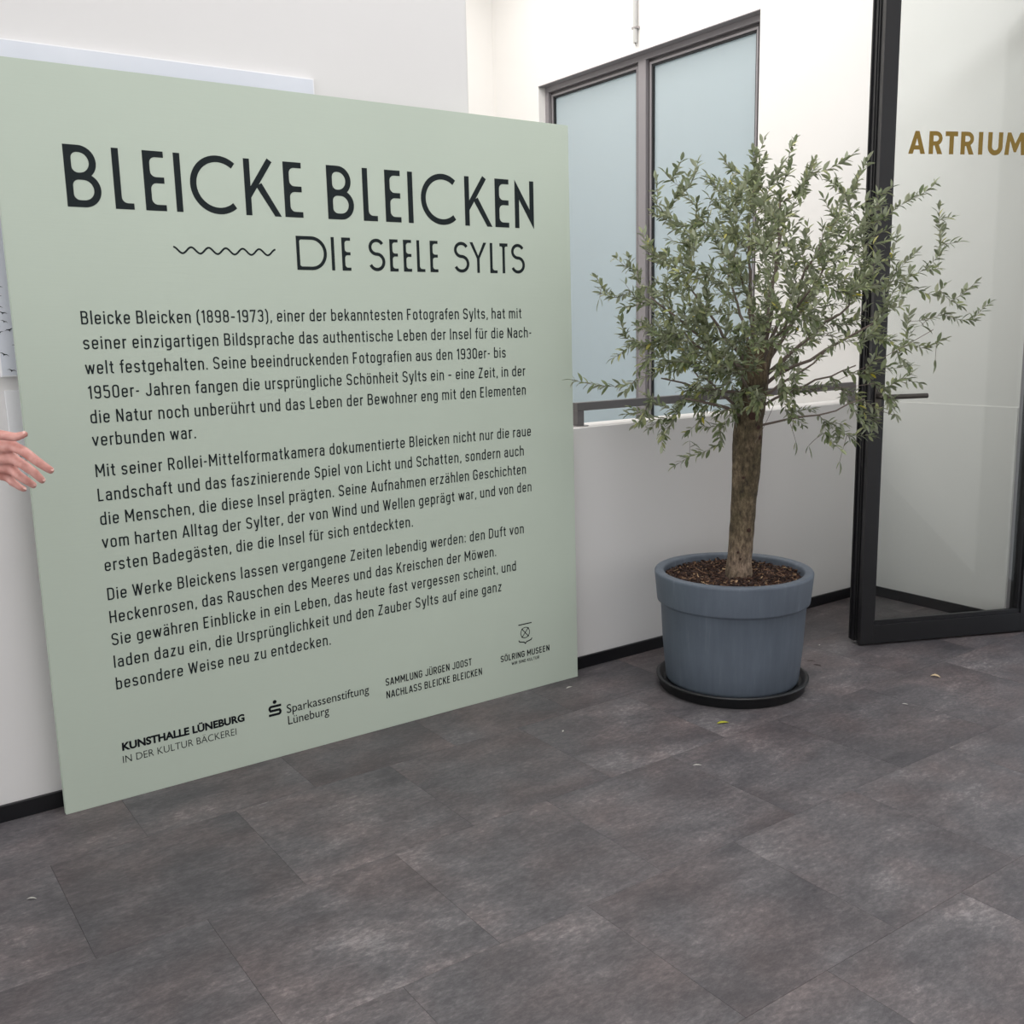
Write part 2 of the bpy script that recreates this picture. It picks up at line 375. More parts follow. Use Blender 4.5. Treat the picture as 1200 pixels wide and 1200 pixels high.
# ------------------------------------------------------------------ stroke lettering
def rounded(path, closed=False, seg=7):
    pts = []; n = len(path)
    for i, p in enumerate(path):
        x, y = p[0], p[1]; r = p[2] if len(p) > 2 else 0
        if r <= 0 or (not closed and i in (0, n-1)):
            pts.append((x, y)); continue
        a = path[(i-1) % n]; b = path[(i+1) % n]
        v1 = Vector((a[0]-x, a[1]-y)); v2 = Vector((b[0]-x, b[1]-y)); l1, l2 = v1.length, v2.length
        v1.normalize(); v2.normalize(); an = math.acos(max(-1, min(1, v1.dot(v2))))
        d = min(r/math.tan(an/2), l1*(0.5 if len(a) > 2 and a[2] > 0 else 1.0), l2*(0.5 if len(b) > 2 and b[2] > 0 else 1.0))
        P = Vector((x, y)); s = P+v1*d; e = P+v2*d
        for k in range(seg+1):       # quadratic-ish superellipse corner
            tt = k/seg; c = 0.62
            c1 = s+(P-s)*c; c2 = e+(P-e)*c
            q = s*(1-tt)**3+c1*3*(1-tt)**2*tt+c2*3*(1-tt)*tt**2+e*tt**3
            pts.append((q.x, q.y))
    return pts
def arc(cx, cy, rx, ry, a0, a1, n=20):
    return [(cx+rx*math.cos(math.radians(a0+(a1-a0)*i/n)), cy+ry*math.sin(math.radians(a0+(a1-a0)*i/n))) for i in range(n+1)]
def ribbon(V, F, pts, w, closed=False, sx=1.0):
    """flat ribbon of width w (in y units) around pts; x already in metres"""
    P = []
    for p in pts:
        if not P or (Vector(p)-P[-1]).length > 1e-6: P.append(Vector(p))
    if closed and (P[0]-P[-1]).length < 1e-6: P.pop()
    n = len(P); base = len(V)
    for i in range(n):
        if closed: a, b = P[i-1], P[(i+1) % n]
        else: a, b = P[max(i-1, 0)], P[min(i+1, n-1)]
        d1 = (P[i]-a); d2 = (b-P[i])
        d1 = d1.normalized() if d1.length > 1e-9 else d2.normalized()
        d2 = d2.normalized() if d2.length > 1e-9 else d1
        n1 = Vector((-d1.y, d1.x)); n2 = Vector((-d2.y, d2.x)); m = n1+n2
        m = m.normalized() if m.length > 1e-6 else n1
        k = 1/max(0.35, m.dot(n1)); off = m*(w/2*k)
        V.append((P[i].x+off.x, P[i].y+off.y)); V.append((P[i].x-off.x, P[i].y-off.y))
    for i in range(n if closed else n-1):
        a = base+2*i; b = base+2*((i+1) % n)
        F.append((a, b, b+1, a+1))
def poly(V, F, pts):
    b = len(V); V.extend(pts); F.append(tuple(range(b, b+len(pts))))
def fillet(V, F, cx, cy, r, qx, qy):
    """fills the concave corner at (cx,cy) opening towards (qx,qy)"""
    o = (cx+qx*r, cy+qy*r)
    pts = [(cx, cy)]
    for i in range(7):
        a = math.radians(90*i/6); pts.append((o[0]-qx*r*math.sin(a), o[1]-qy*r*math.cos(a)))
    if qx*qy < 0: pts = [pts[0]]+pts[:0:-1]
    poly(V, F, pts)

# body face: narrow grotesque drawn as centre lines, cap height 1
w_ = 0.118; h_ = w_/2; X_ = 0.735-h_; C_ = 1.0-h_; B_ = h_; A_ = 1.03; D_ = -0.20; N_ = 0.30
def bowl(x0, x1, y0, y1, r=0.15): return ([(x0, y0, r), (x1, y0, r), (x1, y1, r), (x0, y1, r)], True)
r_ = 0.145
G = {}
def g(ch, wd, *paths): G[ch] = (wd, paths)
L_ = lambda *p: (list(p), False)
g('a', N_-0.01, L_((0.01, X_-0.13), (0.01, X_, r_), (N_-0.01, X_, r_), (N_-0.01, 0)), ([(N_-0.01, 0.42), (0, 0.42, r_-0.02), (0, B_, r_-0.02), (N_-0.01, B_, r_)], True))
g('b', N_, L_((0, 0), (0, A_)), bowl(0, N_, B_, X_, r_))
g('c', N_-0.01, L_((N_-0.01, X_-0.17), (N_-0.01, X_, r_), (0, X_, r_), (0, B_, r_), (N_-0.01, B_, r_), (N_-0.01, B_+0.17)))
g('d', N_, L_((N_, 0), (N_, A_)), bowl(0, N_, B_, X_, r_))
g('e', N_, L_((0, 0.37), (N_, 0.37), (N_, X_, r_), (0, X_, r_), (0, B_, r_), (N_-0.02, B_, r_), (N_-0.02, B_+0.13)))
g('f', 0.19, L_((0.06, 0), (0.06, 1.03-h_, 0.12), (0.21, 1.03-h_)), L_((-0.07, X_), (0.19, X_)))
g('g', N_, bowl(0, N_, B_, X_, r_), L_((N_, X_+h_), (N_, D_+0.02, r_), (0.01, D_+0.02)))
g('h', N_, L_((0, 0), (0, A_)), L_((0, X_-0.2), (0, X_, r_), (N_, X_, r_), (N_, 0)))
g('i', 0.0, L_((0, 0), (0, 0.735)), L_((0, 0.85), (0, 0.965)))
g('j', 0.0, L_((0, 0.735), (0, D_, 0.1), (-0.1, D_)), L_((0, 0.85), (0, 0.965)))
g('k', 0.29, L_((0, 0), (0, A_)), L_((0.0, 0.26), (0.27, 0.735)), L_((0.10, 0.42), (0.30, 0)))
g('l', 0.0, L_((0, 0), (0, A_)))
g('m', 0.54, L_((0, 0), (0, 0.735)), L_((0, X_-0.2), (0, X_, 0.12), (0.27, X_, 0.12), (0.27, 0)), L_((0.27, X_-0.2), (0.27, X_, 0.12), (0.54, X_, 0.12), (0.54, 0)))
g('n', N_, L_((0, 0), (0, 0.735)), L_((0, X_-0.2), (0, X_, r_), (N_, X_, r_), (N_, 0)))
g('o', N_, bowl(0, N_, B_, X_, r_))
g('p', N_, L_((0, D_-0.05), (0, 0.735)), bowl(0, N_, B_, X_, r_))
g('r', 0.20, L_((0, 0), (0, 0.735)), L_((0, X_-0.22), (0, X_, 0.14), (0.20, X_)))
g('s', 0.27, L_((0.27, X_-0.12), (0.27, X_, 0.13), (0, X_, 0.13), (0, 0.41, 0.10), (0.27, 0.32, 0.10), (0.27, B_, 0.13), (0, B_, 0.13), (0, B_+0.12)))
g('t', 0.19, L_((0.06, 0.93), (0.06, B_, 0.11), (0.20, B_)), L_((-0.07, X_), (0.19, X_)))
g('u', N_, L_((0, 0.735), (0, B_, r_), (N_, B_, r_), (N_, B_+0.2)), L_((N_, 0), (N_, 0.735)))
g('v', 0.32, L_((-0.01, 0.735), (0.16, 0.03)), L_((0.33, 0.735), (0.16, 0.03)))
g('w', 0.50, L_((-0.01, 0.735), (0.12, 0.02)), L_((0.25, 0.70), (0.12, 0.02)), L_((0.25, 0.70), (0.38, 0.02)), L_((0.51, 0.735), (0.38, 0.02)))
g('y', 0.32, L_((-0.01, 0.735), (0.165, 0.03)), L_((0.34, 0.735), (0.15, D_, 0.05), (0.02, D_)))
g('z', 0.27, L_((0, X_), (0.27, X_), (0, B_), (0.28, B_)))
for a, b in (('ä', 'a'), ('ö', 'o'), ('ü', 'u')):
    G[a] = (G[b][0], tuple(G[b][1])+(L_((0.06, 0.86), (0.06, 0.97)), L_((0.24, 0.86), (0.24, 0.97))))
W_ = 0.35
g('A', 0.42, L_((0, 0), (0.20, 0.99)), L_((0.42, 0), (0.22, 0.99)), L_((0.07, 0.27), (0.35, 0.27)))
g('B', W_, L_((0, 0), (0, 1)), L_((0, C_), (W_-0.02, C_, 0.17), (W_-0.02, 0.53, 0.17), (0, 0.53)), L_((0, 0.53), (W_, 0.53, 0.17), (W_, B_, 0.17), (0, B_)))
g('C', W_, L_((W_, C_-0.2), (W_, C_, 0.17), (0, C_, 0.17), (0, B_, 0.17), (W_, B_, 0.17), (W_, B_+0.2)))
g('D', W_, L_((0, 0), (0, 1)), L_((0, C_), (W_, C_, 0.19), (W_, B_, 0.19), (0, B_)))
g('E', 0.30, L_((0.31, C_), (0, C_), (0, B_), (0.31, B_)), L_((0, 0.52), (0.28, 0.52)))
g('F', 0.29, L_((0, 0), (0, C_), (0.30, C_)), L_((0, 0.49), (0.27, 0.49)))
g('G', W_, L_((W_, C_-0.2), (W_, C_, 0.17), (0, C_, 0.17), (0, B_, 0.17), (W_, B_, 0.17), (W_, 0.48), (0.17, 0.48)))
g('H', W_, L_((0, 0), (0, 1)), L_((W_, 0), (W_, 1)), L_((0, 0.52), (W_, 0.52)))
g('I', 0.0, L_((0, 0), (0, 1)))
g('J', 0.29, L_((0.29, 1), (0.29, B_, 0.15), (0, B_, 0.15), (0, B_+0.2)))
g('K', 0.36, L_((0, 0), (0, 1)), L_((0.0, 0.36), (0.34, 1)), L_((0.12, 0.56), (0.37, 0)))
g('L', 0.28, L_((0, 1), (0, B_), (0.29, B_)))
g('M', 0.48, L_((0, 0), (0, 1)), L_((0.48, 0), (0.48, 1)), L_((0.0, 0.98), (0.24, 0.30)), L_((0.48, 0.98), (0.24, 0.30)))
g('N', W_, L_((0, 0), (0, 1)), L_((W_, 0), (W_, 1)), L_((0.0, 0.97), (W_, 0.03)))
g('O', W_, bowl(0, W_, B_, C_, 0.17))
g('R', W_, L_((0, 0), (0, 1)), L_((0, C_), (W_-0.01, C_, 0.17), (W_-0.01, 0.47, 0.17), (0, 0.47)), L_((0.17, 0.47), (W_+0.01, 0)))
g('S', W_-0.01, L_((W_-0.01, C_-0.17), (W_-0.01, C_, 0.17), (0, C_, 0.17), (0, 0.57, 0.14), (W_-0.01, 0.43, 0.14), (W_-0.01, B_, 0.17), (0, B_, 0.17), (0, B_+0.17)))
g('T', 0.36, L_((0.18, 0), (0.18, 1)), L_((-0.02, C_), (0.38, C_)))
g('U', W_, L_((0, 1), (0, B_, 0.17), (W_, B_, 0.17), (W_, 1)))
g('W', 0.60, L_((-0.01, 1), (0.15, 0.02)), L_((0.30, 0.96), (0.15, 0.02)), L_((0.30, 0.96), (0.45, 0.02)), L_((0.61, 1), (0.45, 0.02)))
g('Z', 0.33, L_((0, C_), (0.32, C_), (0, B_), (0.34, B_)))
for a, b in (('Ö', 'O'), ('Ü', 'U')):
    G[a] = (G[b][0], tuple(G[b][1])+(L_((0.08, 1.10), (0.08, 1.22)), L_((0.27, 1.10), (0.27, 1.22))))
g('0', 0.33, bowl(0, 0.33, B_, C_, 0.16))
g('1', 0.16, L_((0.13, 0), (0.13, 1)), L_((0.13, 0.95), (-0.02, 0.80)))
g('3', 0.31, L_((0, C_-0.15), (0, C_, 0.15), (0.31, C_, 0.15), (0.31, 0.53, 0.13), (0.12, 0.53)), L_((0.12, 0.53), (0.31, 0.53, 0.13), (0.31, B_, 0.15), (0, B_, 0.15), (0, B_+0.15)))
g('5', 0.31, L_((0.30, C_), (0.01, C_), (0.01, 0.60), (0.31, 0.60, 0.14), (0.31, B_, 0.15), (0, B_, 0.15), (0, B_+0.15)))
g('7', 0.32, L_((0, C_-0.1), (0, C_), (0.32, C_), (0.10, 0)))
g('8', 0.32, bowl(0.01, 0.31, 0.53, C_, 0.14), bowl(0, 0.32, B_, 0.53, 0.15))
g('9', 0.32, bowl(0, 0.32, 0.46, C_, 0.15), L_((0.32, 0.75), (0.32, B_, 0.15), (0, B_, 0.15), (0, B_+0.13)))
g('.', 0.0, L_((0, 0), (0, 0.13)))
g(',', 0.02, L_((0.03, 0.13), (-0.01, -0.11)))
g(':', 0.0, L_((0, 0.02), (0, 0.15)), L_((0, 0.55), (0, 0.68)))
g('-', 0.20, L_((0, 0.42), (0.20, 0.42)))
g('–', 0.28, L_((0, 0.42), (0.28, 0.42)))
g('(', 0.12, L_((0.14, 1.05), (0.0, 0.80, 0.3), (0.0, 0.05, 0.3), (0.14, -0.18)))
g(')', 0.12, L_((-0.02, 1.05), (0.12, 0.80, 0.3), (0.12, 0.05, 0.3), (-0.02, -0.18)))
ADJ = {'v': -.05, 'w': -.05, 'y': -.05, 'A': -.05, 'W': -.05, 'T': -.05, 'r': -.085, 'f': -.085, 't': -.05, 'k': -.03, 'c': -.015, 'L': -.03, ',': -.02, 'K': -.03, '1': -.02, '-': -.09, '–': -.09, '(': -.04}
def text_width(s, gap=0.255, space=0.27):
    x = 0
    for ch in s:
        if ch == ' ': x += space; continue
        x += G[ch][0]+gap+ADJ.get(ch, 0)
    return x-gap
def set_text(V, F, s, x0, x1, z, cap, weight=None, gap=0.255):
    """write s on the base line z, from x0 to x1"""
    w = w_ if weight is None else weight
    k = (x1-x0-w*cap*1.0)/text_width(s, gap); x = x0+w*cap/2
    for ch in s:
        if ch == ' ': x += 0.27*k; continue
        wd, paths = G[ch]
        xx = x-(0.025*k if ch in 'vwyAWT' else 0.05*k if ch in '-–' else 0)
        for path, closed in paths:
            pts = rounded(path, closed)
            ribbon(V, F, [(xx+px*k, z+py*cap) for px, py in pts], w*cap, closed)
        x += (wd+gap+ADJ.get(ch, 0))*k

# display face for the two title lines
def disp(V, F, ch, x0, x1, z0, z1, w):
    H = z1-z0; Wd = x1-x0; h = w/2
    def R(pts, closed=False, ww=w): ribbon(V, F, pts, ww, closed)
    f = w*0.85
    if ch == 'I': R([(x0+h, z0), (x0+h, z1)])
    elif ch == 'L':
        R([(x0+h, z1), (x0+h, z0)]); R([(x0+h, z0+h*0.9), (x1, z0+h*0.9)], ww=w*0.9); fillet(V, F, x0+w, z0+w*0.9, f, 1, 1)
    elif ch == 'E':
        zm = z0+H*0.515; R([(x0+h, z1), (x0+h, z0)]); t = w*0.9
        for z in (z1-t/2, zm, z0+t/2): R([(x0+h, z), (x1-(0.02*Wd if z == zm else 0), z)], ww=t)
        fillet(V, F, x0+w, z0+t, f, 1, 1); fillet(V, F, x0+w, z1-t, f, 1, -1)
        fillet(V, F, x0+w, zm+t/2, f, 1, 1); fillet(V, F, x0+w, zm-t/2, f, 1, -1)
    elif ch == 'B':
        zm = z0+H*0.50; R([(x0+h, z1), (x0+h, z0)])
        xr = x1-h; xt = x1-Wd*0.09-h
        ry = (z1-h-zm)/2; R([(x0+h, z1-h)]+arc(xt-ry*0.98, zm+ry, ry*0.98, ry, 90, -90, 18)+[(x0+h, zm)])
        ry = (zm-z0-h)/2; R([(x0+h, zm)]+arc(xr-ry*1.0, z0+h+ry, ry*1.0, ry, 90, -90, 18)+[(x0+h, z0+h)])
        for zz, q in ((z1-w, -1), (zm+h, 1), (zm-h, -1), (z0+w, 1)): fillet(V, F, x0+w, zz, f, 1, q)
    elif ch == 'D':
        R([(x0+h, z1), (x0+h, z0)]); ry = H/2-h; rx = min(ry, Wd*0.62)
        R([(x0+h, z1-h)]+arc(x1-h-rx, z0+H/2, rx, ry, 90, -90, 26)+[(x0+h, z0+h)])
        fillet(V, F, x0+w, z1-w, f*0.7, 1, -1); fillet(V, F, x0+w, z0+w, f*0.7, 1, 1)
    elif ch == 'C':
        r = H/2-h+0.0015; cx = x0+h+r; R(arc(cx, z0+H/2, r, r, 50, 310, 40))
    elif ch == 'K':
        R([(x0+h, z1), (x0+h, z0)])
        jx, jz = x0+Wd*0.40, z0+H*0.555
        R([(x0+h, z0+H*0.33), (x1-Wd*0.27, z1)], ww=w*0.98)
        poly(V, F, [(x0+h, z0+H*0.33), (x0+h+w*0.2, z0+H*0.30), (x0+h+w*0.5, z0+H*0.5)])
        poly(V, F, [(jx-w*0.50, jz-H*0.03), (x1-w*1.12, z0), (x1, z0), (jx+w*0.45, jz+H*0.03)])
    elif ch == 'N':
        poly(V, F, [(x0, z0), (x0+w, z0), (x0+w, z0+H*0.60), (x0, z1+H*0.01)])
        poly(V, F, [(x1-w, z1), (x1-w, z0+H*0.40), (x1, z0-H*0.01), (x1, z1)])
        poly(V, F, [(x0, z1+H*0.01), (x0+w, z0+H*0.60), (x1, z0-H*0.01), (x1-w, z0+H*0.40)])
    elif ch == 'S':
        r1 = (H-w)*0.235; r2 = (H-w)*0.265; cx = x0+Wd/2
        a = arc(cx, z1-h-r1, Wd/2-h-Wd*0.03, r1, 28, 262, 22); b = arc(cx, z0+h+r2, Wd/2-h, r2, 82, -156, 24)
        R(a+b)
    elif ch == 'Y':
        xm = (x0+x1)/2; zj = z0+H*0.50
        poly(V, F, [(x0, z1), (xm-h, zj-H*0.03), (xm+h*0.6, zj), (x0+w*1.15, z1)])
        poly(V, F, [(x1, z1), (x1-w*1.15, z1), (xm-h*0.6, zj), (xm+h, zj-H*0.03)])
        R([(xm, zj+H*0.03), (xm, z0)])
    elif ch == 'T':
        xm = (x0+x1)/2; R([(xm, z1), (xm, z0)]); R([(x0, z1-h), (x1, z1-h)])
        fillet(V, F, xm-h, z1-w, f*0.6, -1, -1); fillet(V, F, xm+h, z1-w, f*0.6, 1, -1)

# ------------------------------------------------------------------ the big sage green exhibition panel
PX, PY = 0.530, 3.305; PTH = 0.022; PH = 2.297
pan = empty('exhibition_panel', (PX, PY, 0)); tag(pan, 'large sage green exhibition panel with dark lettering, standing before the white wall', 'panel')
bm = bx(0, 2.105, 0, PTH, 0.0, PH)
for v in bm.verts:
    if v.co.x > 1 and v.co.z > 1: v.co.x = 2.085
bmesh.ops.bevel(bm, geom=list(bm.edges), offset=0.0012, segments=2, affect='EDGES')
obj('board', bm, M['panel'], pan)
def print_mesh(name, V, F, mat, parent=pan, y=-0.0006, label=None):
    lay = [0]*len(V); par = list(range(len(V)))
    def find(a):
        while par[a] != a: par[a] = par[par[a]]; a = par[a]
        return a
    for f in F:
        for q in f[1:]: par[find(q)] = find(f[0])
    seen = {}
    for i in range(len(V)): lay[i] = seen.setdefault(find(i), len(seen))
    verts = [(v[0], y-0.00004*(l % 14), v[1]) for v, l in zip(V, lay)]; faces = [tuple(f) for f in F]
    o = obj(name, (verts, faces), mat, parent)
    bm = bmesh.new(); bm.from_mesh(o.data)
    for f in bm.faces:
        f.normal_update()
        if f.normal.y > 0: f.normal_flip()
    bm.to_mesh(o.data); bm.free()
    if label: o['label'] = label
    return o
for ch, a, b in (('B', .183, .283), ('L', .321, .377), ('E', .412, .476), ('I', .507, .530), ('C', .555, .7), ('K', .734, .857), ('E', .870, .935),
                 ('B', 1.027, 1.127), ('L', 1.163, 1.219), ('E', 1.251, 1.314), ('I', 1.344, 1.37), ('C', 1.398, 1.55), ('K', 1.587, 1.710), ('E', 1.724, 1.789), ('N', 1.817, 1.908)):
    V, F = [], []; disp(V, F, ch, a, b, 1.893, 2.072, 0.0205); print_mesh('title_letter', V, F, M['ink'])
for ch, a, b in (('D', .902, 1.014), ('I', 1.031, 1.05), ('E', 1.071, 1.105), ('S', 1.174, 1.241), ('E', 1.260, 1.294), ('E', 1.316, 1.350), ('L', 1.372, 1.406), ('E', 1.428, 1.462),
                 ('S', 1.531, 1.600), ('Y', 1.603, 1.679), ('L', 1.695, 1.729), ('T', 1.740, 1.778), ('S', 1.793, 1.860)):
    V, F = [], []; disp(V, F, ch, a, b, 1.720, 1.833, 0.0118); print_mesh('subtitle_letter', V, F, M['ink'])
V, F = [], []
ribbon(V, F, [(0.486+(0.341)*i/180, 1.7755+0.0095*math.cos(2*PI*6*i/180)) for i in range(181)], 0.0060)
print_mesh('wavy_line', V, F, M['ink'])
LINES = [('Bleicke Bleicken (1898–1973), einer der bekanntesten Fotografen Sylts, hat mit', 1.547, 1.838),
 ('seiner einzigartigen Bildsprache das authentische Leben der Insel für die Nach-', 1.4715, 1.885),
 ('welt festgehalten. Seine beeindruckenden Fotografien aus den 1930er- bis', 1.396, 1.758),
 ('1950er- Jahren fangen die ursprüngliche Schönheit Sylts ein – eine Zeit, in der', 1.3205, 1.850),
 ('die Natur noch unberührt und das Leben der Bewohner eng mit den Elementen', 1.245, 1.852),
 ('verbunden war.', 1.174, 0.511),
 ('Mit seiner Rollei-Mittelformatkamera dokumentierte Bleicken nicht nur die raue', 1.077, 1.874),
 ('Landschaft und das faszinierende Spiel von Licht und Schatten, sondern auch', 1.000, 1.836),
 ('die Menschen, die diese Insel prägten. Seine Aufnahmen erzählen Geschichten', 0.924, 1.845),
 ('vom harten Alltag der Sylter, der von Wind und Wellen geprägt war, und von den', 0.849, 1.871),
 ('ersten Badegästen, die die Insel für sich entdeckten.', 0.774, 1.310),
 ('Die Werke Bleickens lassen vergangene Zeiten lebendig werden: den Duft von', 0.679, 1.828),
 ('Heckenrosen, das Rauschen des Meeres und das Kreischen der Möwen.', 0.603, 1.688),
 ('Sie gewähren Einblicke in ein Leben, das heute fast vergessen scheint, und', 0.528, 1.785),
 ('laden dazu ein, die Ursprünglichkeit und den Zauber Sylts auf eine ganz', 0.453, 1.711),
 ('besondere Weise neu zu entdecken.', 0.379, 0.947)]
for s, z, x1 in LINES:
    V, F = [], []; set_text(V, F, s, 0.189, x1, z, 0.0405); print_mesh('text_line', V, F, M['ink'])['kind'] = 'stuff'
for s, x0, x1, z, cap, wt in (('SAMMLUNG JÜRGEN JOOST', 1.164, 1.556, 0.170, 0.029, 0.14), ('NACHLASS BLEICKE BLEICKEN', 1.165, 1.604, 0.119, 0.029, 0.14),
                          ('SÖLRING MUSEEN', 1.698, 1.950, 0.151, 0.026, 0.16), ('WIR SIND KULTUR', 1.753, 1.895, 0.127, 0.0125, 0.17)):
    V, F = [], []; set_text(V, F, s, x0, x1, z, cap, wt); print_mesh('text_line', V, F, M['ink_black'])['kind'] = 'stuff'
# humanist lines with Blender's built-in face
def font_line(s, x0, x1, z, cap, off, name='text_line', mat=None, parent=pan):
    cu = bpy.data.curves.new('t', 'FONT'); cu.body = s; cu.size = 1.0; cu.offset = off; cu.resolution_u = 4; cu.fill_mode = 'FRONT'
    to = bpy.data.objects.new('t', cu); COL.objects.link(to)
    bpy.context.view_layer.update()
    dg = bpy.context.evaluated_depsgraph_get(); me = bpy.data.meshes.new_from_object(to.evaluated_get(dg))
    bpy.data.objects.remove(to)
    xs = [v.co.x for v in me.vertices]; a, b = min(xs), max(xs)
    ch = 0.729
    for v in me.vertices:
        x, y = v.co.x, v.co.y
        v.co = (x0+(x-a)/(b-a)*(x1-x0), -0.0006, z+y/ch*cap)
    me.name = name; me.materials.clear(); me.materials.append(mat or M['ink_black'])
    o = bpy.data.objects.new(name, me); COL.objects.link(o); o.parent = parent; o['kind'] = 'stuff'
    return o
font_line('KUNSTHALLE LÜNEBURG', 0.189, 0.605, 0.169, 0.0265, 0.042)
font_line('IN DER KULTUR BÄCKEREI', 0.188, 0.572, 0.125, 0.0265, -0.008)
font_line('Sparkassenstiftung', 0.762, 1.092, 0.158, 0.0345, 0.002)
font_line('Lüneburg', 0.764, 0.925, 0.114, 0.0345, 0.002)
# small s-shaped emblem with a dot
V, F = [], []
ex0, ex1, ez0, ez1 = 0.694, 0.742, 0.160, 0.200
t_ = 0.0088; zc = (ez0+ez1)/2
zt, zm, zb = ez1-t_/2, zc, ez0+t_/2
ribbon(V, F, [(ex1, zt), (ex0+0.008, zt)], t_); ribbon(V, F, [(ex0+0.004, zm), (ex1-0.004, zm)], t_); ribbon(V, F, [(ex0, zb), (ex1-0.008, zb)], t_)
ribbon(V, F, arc(ex0+0.011, (zt+zm)/2, 0.007, (zt-zm)/2, 90, 270, 10), t_)
ribbon(V, F, arc(ex1-0.011, (zb+zm)/2, 0.007, (zm-zb)/2, 90, -90, 10), t_)
poly(V, F, arc(0.7185, 0.2115, 0.0072, 0.0072, 0, 345, 23)[:-1]+[arc(0.7185, 0.2115, 0.0072, 0.0072, 345, 345, 1)[0]])
print_mesh('round_s_emblem', V, F, M['ink_black'])
# museum emblem: bar, crossed circle, curly bracket
V, F = [], []
ribbon(V, F, [(1.791, 0.292), (1.859, 0.292)], 0.0045)
ribbon(V, F, arc(1.825, 0.2545, 0.0225, 0.0225, 0, 360, 32)[:-1], 0.0032, True)
ribbon(V, F, [(1.810, 0.238), (1.840, 0.271)], 0.0034); ribbon(V, F, [(1.840, 0.238), (1.810, 0.271)], 0.0034)
for sx, sz in ((1.8095, 0.2375), (1.8405, 0.2375), (1.8095, 0.2715), (1.8405, 0.2715)):
    poly(V, F, arc(sx, sz, 0.0035, 0.0035, 0, 330, 11))
ribbon(V, F, [(1.791, 0.226), (1.795, 0.219), (1.808, 0.216), (1.819, 0.214), (1.825, 0.207), (1.831, 0.214), (1.842, 0.216), (1.855, 0.219), (1.859, 0.226)], 0.0042)
print_mesh('museum_emblem', V, F, M['ink_black'])

# ------------------------------------------------------------------ prints on the wall behind the panel
pr = empty('photo_print', (0.492, WY, 1.396)); tag(pr, 'large pale sky photo print with small birds, on wall behind the green panel', 'picture')
obj('mount', bx(0, 1.067, -0.018, -0.0, 0, 0.966, 0.0015), M['photo_edge'], pr)
obj('print_surface', bx(0.004, 1.063, -0.0188, -0.018, 0.004, 0.962), M['sky_print'], pr)
V, F = [], []
def bird(x, z, s, rot):
    c, sn = math.cos(rot), math.sin(rot)
    T = lambda px, pz: (x+(px*c-pz*sn)*s, z+(px*sn+pz*c)*s)
    for side in (-1, 1):
        V0 = [T(0, -0.10), T(side*0.45, 0.16), T(side*1.0, 0.02), T(side*0.45, 0.30), T(0, 0.16)]
        poly(V, F, V0 if side > 0 else V0[::-1])
    poly(V, F, [T(-0.12, 0.1), T(0, -0.35), T(0.12, 0.1), T(0, 0.28)])
for b in ((0.030, 0.018, 0.0105, -0.25), (0.014, 0.066, 0.011, -0.4), (0.046, 0.093, 0.007, 0.0), (0.008, 0.130, 0.010, 0.3), (0.036, 0.138, 0.011, 0.25), (0.024, 0.163, 0.0085, -0.4), (0.022, 0.188, 0.010, -0.2),
          (0.012, 0.205, 0.010, -0.1), (0.016, 0.235, 0.008, 0.3), (0.018, 0.262, 0.010, 0.1), (0.006, 0.355, 0.008, 0.2), (0.009, 0.405, 0.009, 0.3)):
    bird(b[0], b[1], b[2]*1.35, b[3])
rnd = random.Random(3)
for i in range(46):
    bird(rnd.uniform(0.06, 1.03), rnd.uniform(0.02, 0.55), rnd.uniform(0.006, 0.013), rnd.uniform(-0.5, 0.5))
print_mesh('printed_birds', V, F, M['ink'], pr, -0.0194)['kind'] = 'stuff'
tp = empty('text_card', (0.498, WY, 1.089)); tag(tp, 'white caption card on the wall below the bird photo, behind the waving hand', 'card')
obj('card', bx(0, 0.34, -0.012, 0.0, 0, 0.266, 0.001), M['photo_edge'], tp)
for i, (s, a, b, z) in enumerate((('Bleicke Bleicken', 0.022, 0.085, 0.062), ('Sylt', 0.022, 0.04, 0.048))):
    V, F = [], []; set_text(V, F, s, a, b, z, 0.007, 0.11); print_mesh('printed_line', V, F, M['ink'], tp, -0.0126)

# ------------------------------------------------------------------ glass door leaf, standing open
ux, uy = 0.797, -0.353; ul = math.hypot(ux, uy); ang = math.atan2(uy, ux)
door = empty('door_1', (3.927, 2.798, 0), ang); door['kind'] = 'structure'
TK = 0.085; LW = 0.915; DH = 2.98; z0 = 0.010
# local: x along the leaf, y = depth (0 front face towards the hall, +TK away)
def dpart(name, boxes, mat, bev=0.0015, parent=door):
    bm = bmesh.new()
    for b in boxes: box(bm, *b, bev)
    return obj(name, bm, mat, parent)
dpart('lock_stile', [(0.0, 0.064, 0.0, 0.030, z0, DH), (0.004, 0.060, 0.030, 0.052, z0+0.006, DH-0.006), (-0.006, 0.056, 0.052, 0.083, z0+0.004, DH-0.004)], M['door_black'])
dpart('edge_seal', [(-0.006, 0.004, 0.034, 0.040, z0+0.02, DH-0.02), (-0.014, -0.006, 0.074, 0.083, z0+0.01, DH-0.02)], M['seal'], 0.001)
st = dpart('lock_faceplate', [(-0.0005, 0.004, 0.041, 0.051, 0.85, 1.35)], M['rail'], 0.0005)
dpart('hinge_stile', [(0.845, LW, 0.0, 0.052, z0, DH), (0.845, LW-0.01, 0.052, 0.083, z0+0.004, DH-0.004)], M['door_black'])
dpart('bottom_rail', [(0.064, 0.845, 0.0, 0.030, z0, 0.100), (0.060, 0.845, 0.030, 0.083, z0+0.004, 0.094)], M['door_black'])
dpart('top_rail', [(0.064, 0.845, 0.0, 0.030, DH-0.09, DH), (0.060, 0.845, 0.030, 0.083, DH-0.09, DH-0.004)], M['door_black'])
